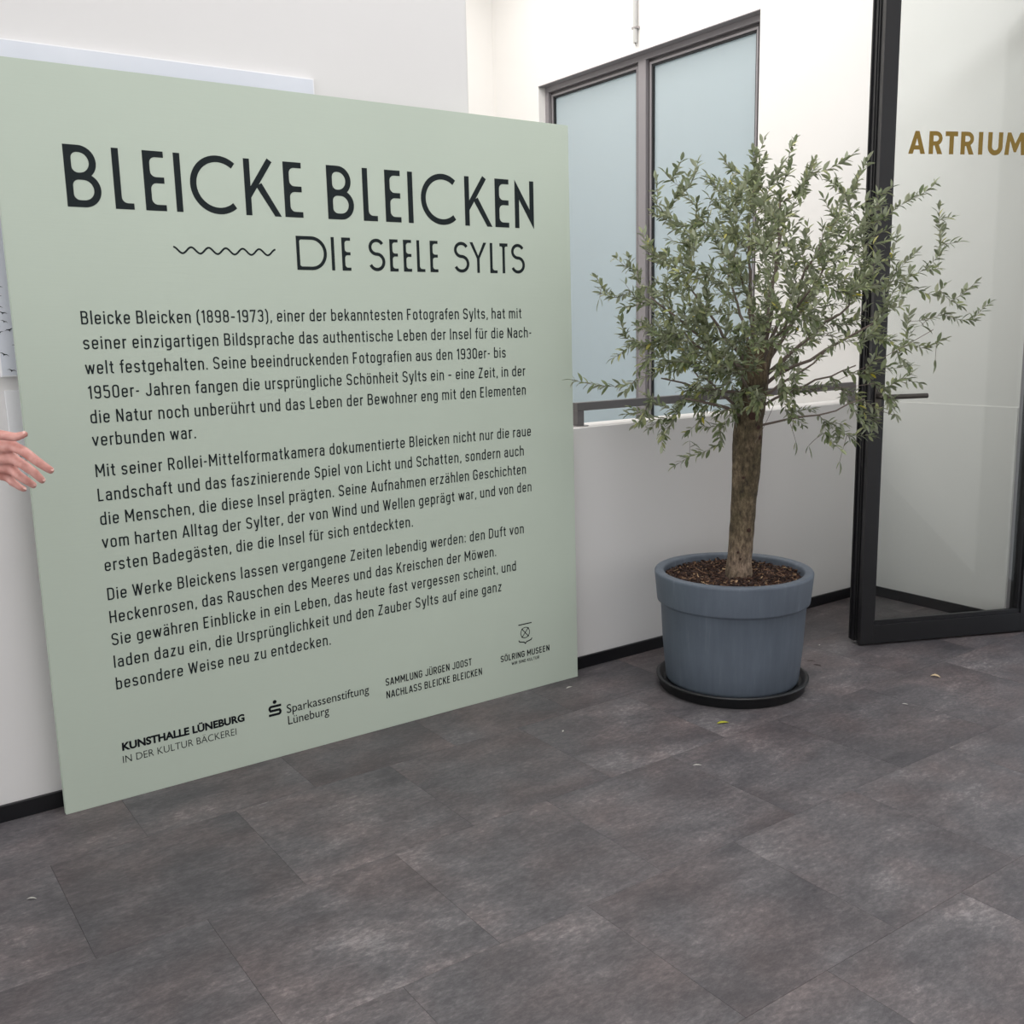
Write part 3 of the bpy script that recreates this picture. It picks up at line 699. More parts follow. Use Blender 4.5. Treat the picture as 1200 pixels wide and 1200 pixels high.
dpart('glazing_bead', [(0.064, 0.845, 0.008, 0.028, 0.100, 0.120), (0.064, 0.076, 0.010, 0.028, 0.12, DH-0.11), (0.833, 0.845, 0.010, 0.028, 0.12, DH-0.11), (0.064, 0.845, 0.008, 0.028, DH-0.11, DH-0.09)], M['door_black'], 0.001)
dpart('glass_pane', [(0.066, 0.843, 0.030, 0.038, 0.102, DH-0.092)], M['glass'], 0)
# lever handle
hb = dpart('handle', [(0.018, 0.050, -0.010, 0.0, 1.055, 1.225)], M['lever'], 0.002)
V, F = [], []
tube(V, F, [Vector((0.035, -0.010, 1.172)), Vector((0.035, -0.050, 1.172)), Vector((0.040, -0.056, 1.172)), Vector((0.048, -0.058, 1.172)), Vector((0.245, -0.058, 1.172))], [0.011]*5, 20)
obj('lever_bar', (V, F), M['lever'], hb, smooth=False)
V, F = [], []
tube(V, F, [Vector((0.034, -0.010, 1.085)), Vector((0.034, -0.016, 1.085))], [0.009, 0.0085], 16); obj('lock_cylinder', (V, F), M['steel'], hb)
# gold letters on the glass
la, lb = 2.222, 2.318; lw = 0.0215
V, F = [], []
def P_(*pts): poly(V, F, list(pts))
def Rb(pts, ww=lw, c=False): ribbon(V, F, pts, ww, c)
def letter_done():
    print_mesh('gold_letter', V, F, M['gold'], door, 0.0293); V.clear(); F.clear()
x0, x1 = .150, .232; xm = (x0+x1)/2
P_((x0, la), (x0+0.023, la), (xm+0.002, lb-0.024), (xm+0.010, lb), (xm-0.010, lb)); P_((x1, la), (xm+0.010, lb), (xm-0.010, lb), (xm-0.002, lb-0.024), (x1-0.023, la))
P_((xm-0.024, la+0.018), (xm+0.024, la+0.018), (xm+0.017, la+0.036), (xm-0.017, la+0.036)); letter_done()
for x0, x1 in ((.249, .316), (.404, .470)):
    Rb([(x0+lw/2, la), (x0+lw/2, lb)]); ry = 0.021
    Rb([(x0+lw/2, lb-0.009)]+arc(x1-0.012-ry, lb-0.009-ry, ry+0.001, ry, 90, -90, 14)+[(x0+lw/2, lb-0.009-2*ry)], 0.018)
    P_((x0+0.024, la+0.044), (x1-0.025, la), (x1, la), (x0+0.046, la+0.046)); letter_done()
Rb([(.359, la), (.359, lb)]); Rb([(.328, lb-0.010), (.389, lb-0.010)], 0.020); letter_done()
Rb([(.502, la), (.502, lb)]); letter_done()
rU = (0.612-0.538)/2-lw/2
Rb([(.538+lw/2, lb), (.538+lw/2, la+rU+lw/2)]+arc(.575, la+rU+lw*0.4, rU, rU, 180, 360, 18)+[(.612-lw/2, lb)]); letter_done()
mx0, mx1 = .622, .728; mm = (mx0+mx1)/2
P_((mx0, la), (mx0+0.022, la), (mx0+0.030, lb), (mx0+0.012, lb)); P_((mx1, la), (mx1-0.012, lb), (mx1-0.030, lb), (mx1-0.022, la))
P_((mx0+0.012, lb), (mm-0.006, la+0.012), (mm+0.006, la+0.012), (mm+0.002, la+0.045), (mx0+0.030, lb)); P_((mx1-0.012, lb), (mx1-0.030, lb), (mm-0.002, la+0.045), (mm-0.006, la+0.012), (mm+0.006, la+0.012)); letter_done()
# door frame in the wall opening
fr = empty('door_frame', (RX, (DY0+DY1)/2, 0)); fr['kind'] = 'structure'; fr.name = 'door_2'
def fpart(name, b, mat): return obj(name, bx(b[0]-RX, b[1]-RX, b[2]-fr.location.y, b[3]-fr.location.y, b[4], b[5], 0.002), mat, fr)
fpart('jamb', (RX-0.012, RX+0.16, 2.51, 2.565, 0.0, DZ), M['frame_grey'])
fpart('jamb', (RX, RX+0.16, DY0, DY0+0.05, 0.0, DZ), M['door_black'])
fpart('hinge_post', (RX, RX+0.09, DY1-0.05, DY1, 0.0, DZ), M['door_black'])
fpart('lintel', (RX, RX+0.16, DY0+0.05, DY1-0.05, DZ-0.06, DZ), M['door_black'])

# ------------------------------------------------------------------ potted olive tree
TX, TY = 3.089, 2.829
tree = empty('potted_olive_tree', (TX, TY, 0.0)); tag(tree, 'olive tree with round grey green crown in a blue grey pot', 'potted tree')
bm = bmesh.new()
zr = 0.502; rr = 0.325
prof = [(0.0, 0.030), (0.262, 0.030), (0.272, 0.034), (0.276, 0.045), (0.290, 0.20), (0.299, 0.368), (0.3005, 0.372), (0.309, 0.372), (0.3135, 0.376), (0.3145, 0.382), (0.3245, 0.488), (0.3245, 0.496), (0.321, 0.501), (0.315, 0.502), (0.292, 0.501), (0.287, 0.497), (0.285, 0.490), (0.282, 0.40)]
rg = lathe(bm, prof[1:], 128); bm.faces.new(list(reversed(rg[0])))
obj('pot', bm, M['pot'], tree, smooth=True).data
# soil: bumpy disc
bm = bmesh.new(); rings = []
nr, na = 26, 90
c0 = bm.verts.new((0, 0, 0.470))
for i in range(1, nr+1):
    r = 0.284*i/nr; ring = []
    for k in range(na):
        a = 2*PI*k/na; x, y = r*math.cos(a), r*math.sin(a)
        z = 0.466+0.012*noise.noise(Vector((x*9, y*9, 0)))+0.009*noise.noise(Vector((x*45, y*45, 3)))+0.012*math.exp(-(r/0.1)**2)
        ring.append(bm.verts.new((x, y, z)))
    rings.append(ring)
for k in range(na): bm.faces.new((c0, rings[0][k], rings[0][(k+1) % na]))
for a, b in zip(rings, rings[1:]):
    for k in range(na): bm.faces.new((a[k], b[k], b[(k+1) % na], a[(k+1) % na]))
obj('soil', bm, M['soil'], tree, smooth=True)
V, F = [], []; rc = random.Random(11)
for i in range(2300):
    r = 0.280*math.sqrt(rc.random()); a = rc.uniform(0, 2*PI); x, y = r*math.cos(a), r*math.sin(a)
    if r < 0.055: continue
    z = 0.470+0.012*noise.noise(Vector((x*9, y*9, 0)))+0.009*noise.noise(Vector((x*45, y*45, 3)))+0.012*math.exp(-(r/0.1)**2)+rc.uniform(-0.002, 0.006)
    big = rc.random()
    L = rc.uniform(0.004, 0.010) if big < 0.8 else rc.uniform(0.012, 0.026); wd = rc.uniform(0.0015, 0.004); th = rc.uniform(0.001, 0.0025)
    m = Matrix.Translation((x, y, z)) @ Matrix.Rotation(rc.uniform(0, 2*PI), 4, 'Z') @ Matrix.Rotation(rc.uniform(-0.5, 0.5), 4, 'Y') @ Matrix.Rotation(rc.uniform(-0.6, 0.6), 4, 'X')
    b = len(V)
    for c in ((-L, -wd*0.6, -th), (L, -wd, -th), (L*0.9, wd*0.8, -th), (-L*0.9, wd, -th), (-L, -wd*0.4, th), (L*0.8, -wd, th), (L, wd*0.6, th), (-L*0.8, wd, th)):
        V.append(m @ Vector(c))
    F += [(b+3, b+2, b+1, b), (b+4, b+5, b+6, b+7), (b, b+1, b+5, b+4), (b+1, b+2, b+6, b+5), (b+2, b+3, b+7, b+6), (b+3, b, b+4, b+7)]
obj('bark_mulch', (V, F), M['chips'], tree, kind='stuff')

RU = Vector((0.8205, -0.5716, 0)); FW = Vector((0.5716, 0.8205, 0))      # across and away, seen from the hall
def tp_(px, py, d=0.0):
    """tree point from a lateral/height sketch (sketch unit 1/292 m), d metres away"""
    s = 1+d/4.0
    return RU*((px-866)/286.0*s)+Vector((0, 0, 1.5+((1.602-1.5)+(350-py)*0.00338)*s))+FW*d
# trunk: swept irregular rings
V, F = [], []
tc_ = [(874, 700, 17), (872, 684, 16.5), (872, 668, 14.6), (874, 645, 13.6), (876, 610, 14.2), (878, 575, 15.6), (880, 540, 15.8), (881, 510, 16.6), (882, 492, 15.6), (884, 480, 17.0), (886, 465, 15.2), (888, 445, 14.4), (890, 425, 14.4), (892, 408, 15.0), (893, 398, 14.4)]
NS = 36; ringsT = []
pts_t = []
for i, (px, py, hw) in enumerate(tc_):
    pts_t.append((tp_(px, py), hw/288.0))
fine = []
for i in range(len(pts_t)-1):
    for k in range(5):
        tt = k/5; fine.append((pts_t[i][0].lerp(pts_t[i+1][0], tt), pts_t[i][1]*(1-tt)+pts_t[i+1][1]*tt))
fine.append(pts_t[-1])
for p, r in fine:
    for k in range(NS):
        a = 2*PI*k/NS; d = Vector((math.cos(a), math.sin(a), 0))
        q = Vector((d.x*2.2, d.y*2.2, p.z*7)); rr2 = r*(1+0.10*noise.noise(q)+0.06*noise.noise(q*3.1)+0.05*math.cos(3*a+p.z*5))
        V.append(p+d*rr2)
for i in range(len(fine)-1):
    for k in range(NS): F.append((i*NS+k, i*NS+(k+1) % NS, (i+1)*NS+(k+1) % NS, (i+1)*NS+k))
trunk = obj('trunk', (V, F), M['bark'], tree, smooth=True)
top = fine[-1][0]; V, F = [], []
for k in range(24): V.append(top+Vector((math.cos(2*PI*k/24)*0.046, math.sin(2*PI*k/24)*0.046, -0.002+0.003*noise.noise(Vector((k, 0, 0))))))
V.append(top+Vector((0, 0, 0.002)))
for k in range(24): F.append((k, (k+1) % 24, 24))
obj('cut_top', (V, F), M['cut'], trunk)
# pruning scars / knots
V, F = [], []
for (px, py, rk) in ((882, 486, 0.020), (890, 500, 0.012), (868, 652, 0.006), (871, 660, 0.006), (882, 625, 0.010), (898, 512, 0.012), (872, 560, 0.007)):
    p = tp_(px, py)
    ctr = min(fine, key=lambda q: abs(q[0].z-p.z))
    dirx = (px-tc_[6][0])/20.0
    n = (-FW+RU*max(-0.8, min(0.8, (p-ctr[0]).dot(RU)/ctr[1]))).normalized()
    c = Vector((ctr[0].x, ctr[0].y, p.z))+n*(ctr[1]*0.97)
    tube(V, F, [c-n*0.006, c+n*0.003, c+n*0.005], [rk, rk*0.8, rk*0.45], 10)
obj('knot', (V, F), M['cut'], trunk, label='dark pruning scars on the bark', kind='stuff')

# branch growth
rb = random.Random(21)
nodes = []                     # (pos, depth, order)
branches = []                  # lists of points + radii
def curve_to(a, b, bend, n):
    mid = (a+b)/2+bend; out = []
    for i in range(n+1):
        t = i/n; out.append(a*(1-t)**2+mid*2*t*(1-t)+b*t*t)
    return out
scaf = [ # start sketch y on the trunk, end sketch point, depth, radius
 (400, 880, 262, 0.05, .0085), (404, 905, 240, -0.10, .0085), (402, 925, 268, 0.16, .008), (410, 850, 300, -0.16, .008), (408, 945, 285, -0.22, .0085),
 (430, 822, 340, 0.12, .0085), (428, 965, 318, 0.05, .010), (440, 985, 360, -0.12, .009), (445, 800, 385, -0.06, .008), (452, 1010, 380, -0.20, .008),
 (462, 790, 440, 0.18, .007), (470, 840, 420, -0.28, .007), (465, 985, 410, 0.18, .007), (487, 800, 465, -0.10, .0085), (482, 822, 430, 0.10, .007), (478, 1000, 430, -0.05, .006),
 (500, 1000, 470, -0.22, .005), (436, 760, 345, -0.10, .007), (420, 870, 310, 0.34, .008), (425, 930, 330, -0.38, .008)]
for (ys, ex, ey, d, r) in scaf:
    st_ = min(fine, key=lambda q: abs(q[0].z-tp_(880, ys).z)); e = tp_(ex, ey, d)
    dirn = (e-st_[0]); dh = Vector((dirn.x, dirn.y, 0)).normalized()
    s = st_[0]+dh*(st_[1]*0.6)
    pts = curve_to(s, e, Vector((rb.uniform(-.03, .03), rb.uniform(-.03, .03), rb.uniform(-0.02, 0.04))), 7)
    for i in range(1, 7): pts[i] = pts[i]+Vector((rb.uniform(-.008, .008), rb.uniform(-.008, .008), rb.uniform(-.008, .008)))
    branches.append((pts, [r*(1-0.6*i/7) for i in range(8)]))
    for i in range(2, 8): nodes.append((pts[i], r*(1-0.6*i/7)))
# tips along the outline of the crown: (x, y, depth)
outline = [(702,322,-.05),(712,340,0),(668,440,-.12),(700,448,-.1),(728,300,0),(745,300,.05),(757,272,0),(770,240,-.05),(772,212,0),(785,205,.05),(800,192,0),(812,196,-.1),(822,205,.1),(848,192,0),(850,215,.15),(868,205,-.1),
 (880,185,0),(892,172,0),(888,200,.1),(905,205,-.1),(922,180,0),(930,172,.05),(945,200,0),(955,195,.1),(975,200,0),(992,188,0),(1000,198,-.1),(1005,215,.1),(1020,235,0),(1035,228,0),(1052,240,-.1),(1075,232,0),(1083,224,0),
 (1090,250,0),(1105,262,0),(1098,275,.05),(1113,290,0),(1090,300,-.1),(1078,320,0),(1092,320,0),(1100,340,.0),(1128,338,-.1),(1118,362,0),(1145,362,-.1),(1128,380,-.1),(1090,350,0),(1095,372,-.1),(1100,402,-.05),(1082,412,0),(1065,395,0),
 (1060,428,0),(1062,440,-.1),(1070,452,-.1),(1048,470,0),(1030,500,0),(1008,478,0),(998,520,-.1),(1015,505,-.15),(985,515,.0),(975,530,-.2),(945,500,0),(930,480,.1),(968,500,-.1),(920,500,-.2),(905,470,-.3),
 (842,505,-.1),(825,490,0),(806,535,-.1),(790,545,-.1),(780,520,0),(768,490,0),(752,495,.05),(738,482,0),(742,455,.1),(752,430,0),(730,415,.1),(738,390,.05),(732,372,0),(745,345,0),(735,330,-.05),(722,345,0),(795,500,.1),(760,470,-.1),(840,520,-.12),
 (1010,440,-.2),(1025,458,-.15),(1036,476,-.2),(1045,450,-.1),(1002,500,-.2),(1022,482,-.12),(1032,430,-.2),(1052,412,-.1),(1012,418,-.25),(996,462,-.1),(1042,492,-.15),(985,500,-.1),(962,515,-.15),(1018,515,-.1),(1048,432,-.25),(1030,402,-.2),
 (745,475,0),(755,460,-.1),(765,500,0),(785,490,-.1),(800,480,.05),(775,508,-.1),(820,500,-.1),(750,440,-.1),(762,420,0),(810,505,0),(748,490,-.1)]
tips = [tp_(x, y, d) for x, y, d in outline]
def inside(px, py):
    cx, cy = 893, 345
    a = math.atan2(py-cy, px-cx)
    rx = 158 if px < cx else 178; ry = 160 if py < cy else 158
    return ((px-cx)/rx)**2+((py-cy)/ry)**2
cnt = 0
while cnt < 640:
    px, py = (rb.uniform(735, 1075), rb.uniform(180, 520)) if cnt > 90 else (rb.uniform(740, 865), rb.uniform(370, 505))
    d = rb.uniform(-0.56, 0.42)
    q = inside(px, py)+(d/0.56)**2*(1.0 if d < 0 else 1.35)
    if q > 1.0: continue
    if q < 0.16 and rb.random() < 0.7: continue
    if px > 905 and py > 395 and rb.random() < 0.62: continue
    if px > 930 and rb.random() < 0.22: continue
    p = tp_(px, py, d)
    if (p+Vector((TX, TY, 0))).y > WY-0.06: continue
    tips.append(p); cnt += 1
trunk_c = tp_(888, 415)
tips.sort(key=lambda p: (p-trunk_c).length)
twV, twF = [], []; sprigs = []
LY = WY-0.045
for T in tips:
    dT = (T-trunk_c).length
    best = min(nodes, key=lambda nd: (nd[0]-T).length+0.55*max(0.0, (nd[0]-trunk_c).length-dT+0.05)*3)
    s, r = best; L = (T-s).length
    n = max(3, int(L/0.045)); out = (T-trunk_c).normalized()
    bend = out*(-0.10*L)+Vector((rb.uniform(-.1, .1), rb.uniform(-.1, .1), rb.uniform(-0.16, 0.02)))*L
    pts = curve_to(s, T, bend, n)
    r0 = min(r*0.8, 0.0016+L*0.006); rad = [max(0.0008, r0*(1-0.75*i/n)) for i in range(n+1)]
    tube(twV, twF, pts, rad, 4 if r0 < 0.003 else 5, False)
    for i in range(1, n+1):
        if i < n or rb.random() < 0.5: nodes.append((pts[i], rad[i]))
    sprigs.append((pts, L))
for i, (pts, rad) in enumerate(branches):
    V, F = [], []; tube(V, F, pts, rad, 8); obj('branch', (V, F), M['twig'], tree, smooth=True)
# a bare thin root-sucker loop and hanging stems across the trunk
for (a, b, d) in (((905, 470), (880, 520), -.10), ((893, 410), (897, 480), -.09), ((930, 465), (1075, 390), -.2), ((905, 455), (1010, 452), -.2), ((975, 455), (1040, 490), -.1)):
    pts = curve_to(tp_(*a, d), tp_(*b, d-.03), Vector((0, 0, -0.02)), 6); tube(twV, twF, pts, [0.0012]*7, 4, False)
# leaves
def leaf_local(L, wd, curl, fold):
    """long narrow leaf along +x, petiole at the origin; 5 stations, folded along the midrib"""
    st = [(0.0, 0.10), (0.22, 0.72), (0.50, 1.0), (0.78, 0.70), (1.0, 0.03)]; v = []
    for t, k in st:
        x = L*t; z = -curl*L*t*t; hw = wd/2*k
        v += [(x, -hw, z+fold*hw), (x, 0, z), (x, hw, z+fold*hw)]
    f = []
    for i in range(4):
        a = 3*i
        f += [(a, a+3, a+4, a+1), (a+1, a+4, a+5, a+2)]
    return v, f
leafs = []   # matrices + dims
def add_leaf(p, dirn, up, L):
    x = dirn.normalized(); y = up.cross(x)
    y = y.normalized() if y.length > 1e-4 else x.orthogonal().normalized()
    z = x.cross(y)
    m = Matrix(((x.x, y.x, z.x, p.x), (x.y, y.y, z.y, p.y), (x.z, y.z, z.z, p.z), (0, 0, 0, 1)))
    leafs.append((m, L))
for pts, L in sprigs:
    n = len(pts)-1; start = 0.0 if L < 0.11 else 1-0.115/L
    total = L; step = 0.0115; nl = int((1-start)*L/step)
    up = Vector((rb.uniform(-.4, .4), rb.uniform(-.4, .4), 1)).normalized()
    for k in range(nl+1):
        t = start+(1-start)*(k/max(1, nl)); f = t*n; i = min(int(f), n-1); p = pts[i].lerp(pts[i+1], f-i); tg = (pts[i+1]-pts[i]).normalized()
        side = tg.cross(up); side = side.normalized() if side.length > 1e-3 else tg.orthogonal()
        rot = Matrix.Rotation((k % 2)*PI/2+rb.uniform(-.4, .4), 3, tg)
        side = rot @ side
        for sg in (-1, 1):
            if rb.random() < 0.2: continue
            ll = rb.uniform(0.026, 0.047)*(0.75 if k == nl else 1)
            d = tg*rb.uniform(0.55, 1.1)+side*sg*rb.uniform(0.6, 1.0)+Vector((0, 0, rb.uniform(-0.15, 0.25)))
            add_leaf(p, d, (Vector((rb.uniform(-.7, .7), rb.uniform(-.7, .7), 1))).normalized(), ll)
    add_leaf(pts[-1], (pts[-1]-pts[-2]), Vector((rb.uniform(-.5, .5), rb.uniform(-.5, .5), 1)), rb.uniform(0.03, 0.045))
# a few single large drooping leaves at the edges
for (px, py, dx, dz) in ((806, 516, .8, -.6), (930, 520, .1, -1), (945, 525, .25, -1), (1088, 425, .1, -1), (1070, 385, .9, -.4), (702, 345, -.3, -.9), (982, 545, .2, -1)):
    q = tp_(px, py, -.1); nd = min(nodes, key=lambda n_: (n_[0]-q).length)
    pts = curve_to(nd[0], q, Vector((0, 0, 0.01)), 4); tube(twV, twF, pts, [0.0014, 0.0012, 0.0011, 0.001, 0.0009], 4, False)
    add_leaf(q, RU*dx+Vector((0, 0, dz)), Vector((0, 0, 1)), 0.056); add_leaf(q, -RU*dx+Vector((0, 0, dz*0.6)), Vector((0, 0, 1)), 0.035)
    add_leaf(pts[2], RU*dx+Vector((0, 0, 0.3)), Vector((0, 0, 1)), 0.035)
cam_l = Vector((0, 0, 1.5))-Vector((TX, TY, 0))
leafs.sort(key=lambda q: (q[0].translation-cam_l).length/q[1])
# twelve shared leaf shapes
shapes = []
for k in range(12):
    v, f = leaf_local(1.0, rb.uniform(0.32, 0.44), rb.uniform(-0.05, 0.28), rb.uniform(0.1, 0.5)); shapes.append((v, f))
proto = []
nb = 0; V, F = [], []
for q, (m, L) in enumerate(leafs):
    k = q % 12; wp = m.translation+Vector((TX, TY, 0))
    if wp.y > LY: continue
    if nb < 300:
        mm = m @ Matrix.Scale(L, 4)
        if len(proto) < 12:
            me_o = obj('leaf', shapes[k], M['leaf'], tree, smooth=True); proto.append(me_o); o = me_o
        else:
            o = proto[k].copy(); COL.objects.link(o)
        o.matrix_local = mm; nb += 1
    else:
        b = len(V); v, f = shapes[k]
        for c in v: V.append(m @ (Vector(c)*L))
        F += [tuple(b+i for i in ff) for ff in f]
obj('foliage', (V, F), M['leaf'], tree, smooth=True, kind='stuff')
obj('twigs', (twV, twF), M['twig'], tree, smooth=True, kind='stuff')
print('LEAVES', len(leafs))

# saucer under the pot
sc_ = bmesh.new()
rg = lathe(sc_, [(0.296, 0.0), (0.301, 0.003), (0.304, 0.036), (0.309, 0.0385), (0.3165, 0.043), (0.3165, 0.0475), (0.308, 0.051), (0.300, 0.0485), (0.290, 0.030), (0.282, 0.0285)], 128)
sc_.faces.new(list(reversed(rg[0]))); sc_.faces.new(rg[-1])
so = obj('plant_saucer', sc_, M['saucer'], None, smooth=True); so.location = (TX, TY, 0.0005)
tag(so, 'round charcoal plastic saucer under the blue grey pot', 'saucer')

# ------------------------------------------------------------------ litter on the floor
def litter(name, x, y, L, wd, rz, mat, label, cat='leaf', curl=0.15, lift=0.001, group=None):
    bm = bmesh.new(); top_, bot_ = [], []
    st = [(0.0, 0.06), (0.15, 0.6), (0.4, 1.0), (0.7, 0.8), (0.9, 0.35), (1.0, 0.04)]
    for t, k in st:
        xx = (t-0.5)*L; z = lift+curl*L*(0.25-(t-0.5)**2); hw = wd/2*k
        top_.append([bm.verts.new((xx, yy, z+0.0006+abs(yy)*0.35)) for yy in (-hw, 0, hw)])
        bot_.append([bm.verts.new((xx, yy, z+abs(yy)*0.35)) for yy in (-hw, 0, hw)])
    for i in range(5):
        for j in range(2):
            bm.faces.new((top_[i][j], top_[i+1][j], top_[i+1][j+1], top_[i][j+1])); bm.faces.new((bot_[i][j+1], bot_[i+1][j+1], bot_[i+1][j], bot_[i][j]))
        bm.faces.new((bot_[i][0], bot_[i+1][0], top_[i+1][0], top_[i][0])); bm.faces.new((top_[i][2], top_[i+1][2], bot_[i+1][2], bot_[i][2]))
    bm.faces.new((bot_[0][0], top_[0][0], top_[0][1], bot_[0][1])); bm.faces.new((bot_[0][1], top_[0][1], top_[0][2], bot_[0][2]))
    bm.faces.new((top_[5][0], bot_[5][0], bot_[5][1], top_[5][1])); bm.faces.new((top_[5][1], bot_[5][1], bot_[5][2], top_[5][2]))
    o = obj(name, bm, mat, None, smooth=True); o.location = (x, y, 0.0); o.rotation_euler = (0, 0, rz)
    tag(o, label, cat, 'leaves fallen on the floor' if cat == 'leaf' else 'scraps and crumbs on the floor'); return o
litter('fallen_leaf', 2.737, 2.545, 0.048, 0.017, math.radians(-25), M['leaf_yellow'], 'small yellow green leaf on the floor in front of the pot')
litter('fallen_leaf', 3.824, 2.345, 0.040, 0.022, math.radians(-65), M['leaf_tan'], 'small curled tan leaf on the floor before the glass door', curl=0.5)
litter('fallen_leaf', 3.584, 2.806, 0.036, 0.006, math.radians(-35), M['leaf_dry'], 'dark narrow dry leaf on floor right of pot, farther one')
litter('fallen_leaf', 3.558, 2.752, 0.034, 0.008, math.radians(-70), M['leaf_dry'], 'dark crumpled dry leaf on floor right of pot, nearer one')
litter('fallen_leaf', 0.346, 2.833, 0.026, 0.006, math.radians(-30), M['leaf_pale'], 'tiny pale curled leaf on the floor at far left', curl=0.5)
litter('paper_scrap', 2.516, 3.216, 0.034, 0.010, math.radians(5), M['leaf_pale'], 'small white paper scrap by the panel bottom right corner', 'scrap')
litter('paper_scrap', 2.386, 2.335, 0.030, 0.007, math.radians(-35), M['leaf_pale'], 'thin white scrap on floor tiles in front of the pot', 'scrap')
litter('paper_scrap', 3.445, 2.236, 0.022, 0.005, math.radians(-60), M['leaf_pale'], 'tiny white scrap on floor, below the curled tan leaf and right of the pot', 'scrap')
litter('paper_scrap', 2.205, 2.86, 0.016, 0.007, math.radians(40), M['leaf_pale'], 'tiny beige crumb on floor between panel and pot', 'scrap')
litter('paper_scrap', 3.80, 2.93, 0.012, 0.006, math.radians(10), M['leaf_pale'], 'tiny white crumb on floor left of the door foot', 'scrap')

# ------------------------------------------------------------------ person at the left edge, one hand reaching into view
O_ = Vector((0.327, 2.142, 1.297)); UZ = Vector((0, 0, 1)); K_ = 0.001654
def hp(px, py, d=0.0): return O_+RU*((px-20)*K_)+UZ*((525-py)*K_)+FW*d
BALLS = []
def chain(dst, pts, rads, sub=6):
    for i in range(len(pts)-1):
        L = (pts[i+1]-pts[i]).length; n = max(1, int(L/(min(rads[i], rads[i+1])*0.9)))
        dst.append((pts[i], pts[i+1], rads[i], rads[i+1]))
def capsule(V, F, a, b, ra, rb_, n=14, flat=None):
    ax = (b-a); L = ax.length
    if L < 1e-6: ax = Vector((0, 0, 1)); L = 1e-6
    ax.normalize(); u = ax.orthogonal().normalized(); v = ax.cross(u); base = len(V); rings = []
    st = [(a, ra, -90+90*i/4) for i in range(5)]+[(b, rb_, 90*i/4) for i in range(5)]
    for c, r, an in st:
        ca, sa = math.cos(math.radians(an)), math.sin(math.radians(an))
        for k in range(n):
            t = 2*PI*k/n
            p = c+ax*(r*sa)+(u*math.cos(t)+v*math.sin(t))*(max(r*ca, 1e-5))
            V.append(p)
    for i in range(len(st)-1):
        for k in range(n):
            q = base+i*n; F.append((q+k, q+(k+1) % n, q+n+(k+1) % n, q+n+k))
    F.append(tuple(base+k for k in reversed(range(n)))); e = base+(len(st)-1)*n; F.append(tuple(e+k for k in range(n)))
def melt(name, segs, voxel, mat, parent, smooth_it=4, ell=()):
    V, F = [], []
    for s in segs: capsule(V, F, *s)
    for (c, rx, ry, rz, rot) in ell:      # ellipsoids: rx along RU, ry along FW, rz up
        b = len(V); n1, n2 = 12, 20
        for i in range(n1+1):
            for k in range(n2):
                th = PI*i/n1; ph = 2*PI*k/n2
                V.append(c+RU*(rx*math.sin(th)*math.cos(ph))+FW*(ry*math.sin(th)*math.sin(ph))+UZ*(rz*math.cos(th)))
        for i in range(n1):
            for k in range(n2): F.append((b+i*n2+k, b+(i+1)*n2+k, b+(i+1)*n2+(k+1) % n2, b+i*n2+(k+1) % n2))
    org = parent.location if parent else Vector((0, 0, 0))
    V = [v-org for v in V]
    o = obj(name, (V, F), mat, parent)
    m = o.modifiers.new('melt', 'REMESH'); m.mode = 'VOXEL'; m.voxel_size = voxel; m.use_smooth_shade = True
    s = o.modifiers.new('soften', 'SMOOTH'); s.iterations = smooth_it; s.factor = 0.5
    return o
feet = O_-RU*0.58+FW*0.16; feet.z = 0
per = empty('person', feet); tag(per, 'person at the left edge, only a gesturing hand visible before the green panel', 'person')
cx_ = lambda s, f, z: feet+RU*s+FW*f+UZ*z
skin = []
wrist = hp(-58, 530, 0.02); elbow = cx_(0.16, -0.235, 1.13); shoulder = cx_(0.0, -0.18, 1.385)
# hand
chain(skin, [hp(14, 522, 0.0), hp(32, 529, -.012), hp(45, 541, -.010), hp(56, 552, 0.0)], [0.0108, 0.0102, 0.0092, 0.0078])
chain(skin, [hp(9, 538, 0.014), hp(23, 545, 0.006), hp(33, 555, 0.012), hp(39, 565, 0.020)], [0.0108, 0.0100, 0.0090, 0.0078])
chain(skin, [hp(2, 551, 0.028), hp(12, 559, 0.020), hp(20, 566, 0.024), hp(25, 572, 0.032)], [0.0104, 0.0094, 0.0084, 0.0072])
chain(skin, [hp(-8, 560, 0.040), hp(-1, 568, 0.036), hp(5, 574, 0.040), hp(9, 578, 0.046)], [0.0094, 0.0082, 0.0072, 0.0062])
chain(skin, [hp(-36, 520, 0.0), hp(-12, 509, -.018), hp(10, 508, -.022), hp(25, 511, -.020), hp(36, 508, -.018)], [0.016, 0.0125, 0.0100, 0.0090, 0.0068])
for (a, b, d) in ((14, 522, 0.0), (9, 538, 0.014), (2, 551, 0.028), (-8, 560, 0.040)):
    skin.append((wrist+UZ*((530-b)*K_*0.4), hp(a, b, d), 0.019, 0.0125))
chain(skin, [wrist, elbow, shoulder], [0.024, 0.041, 0.052])
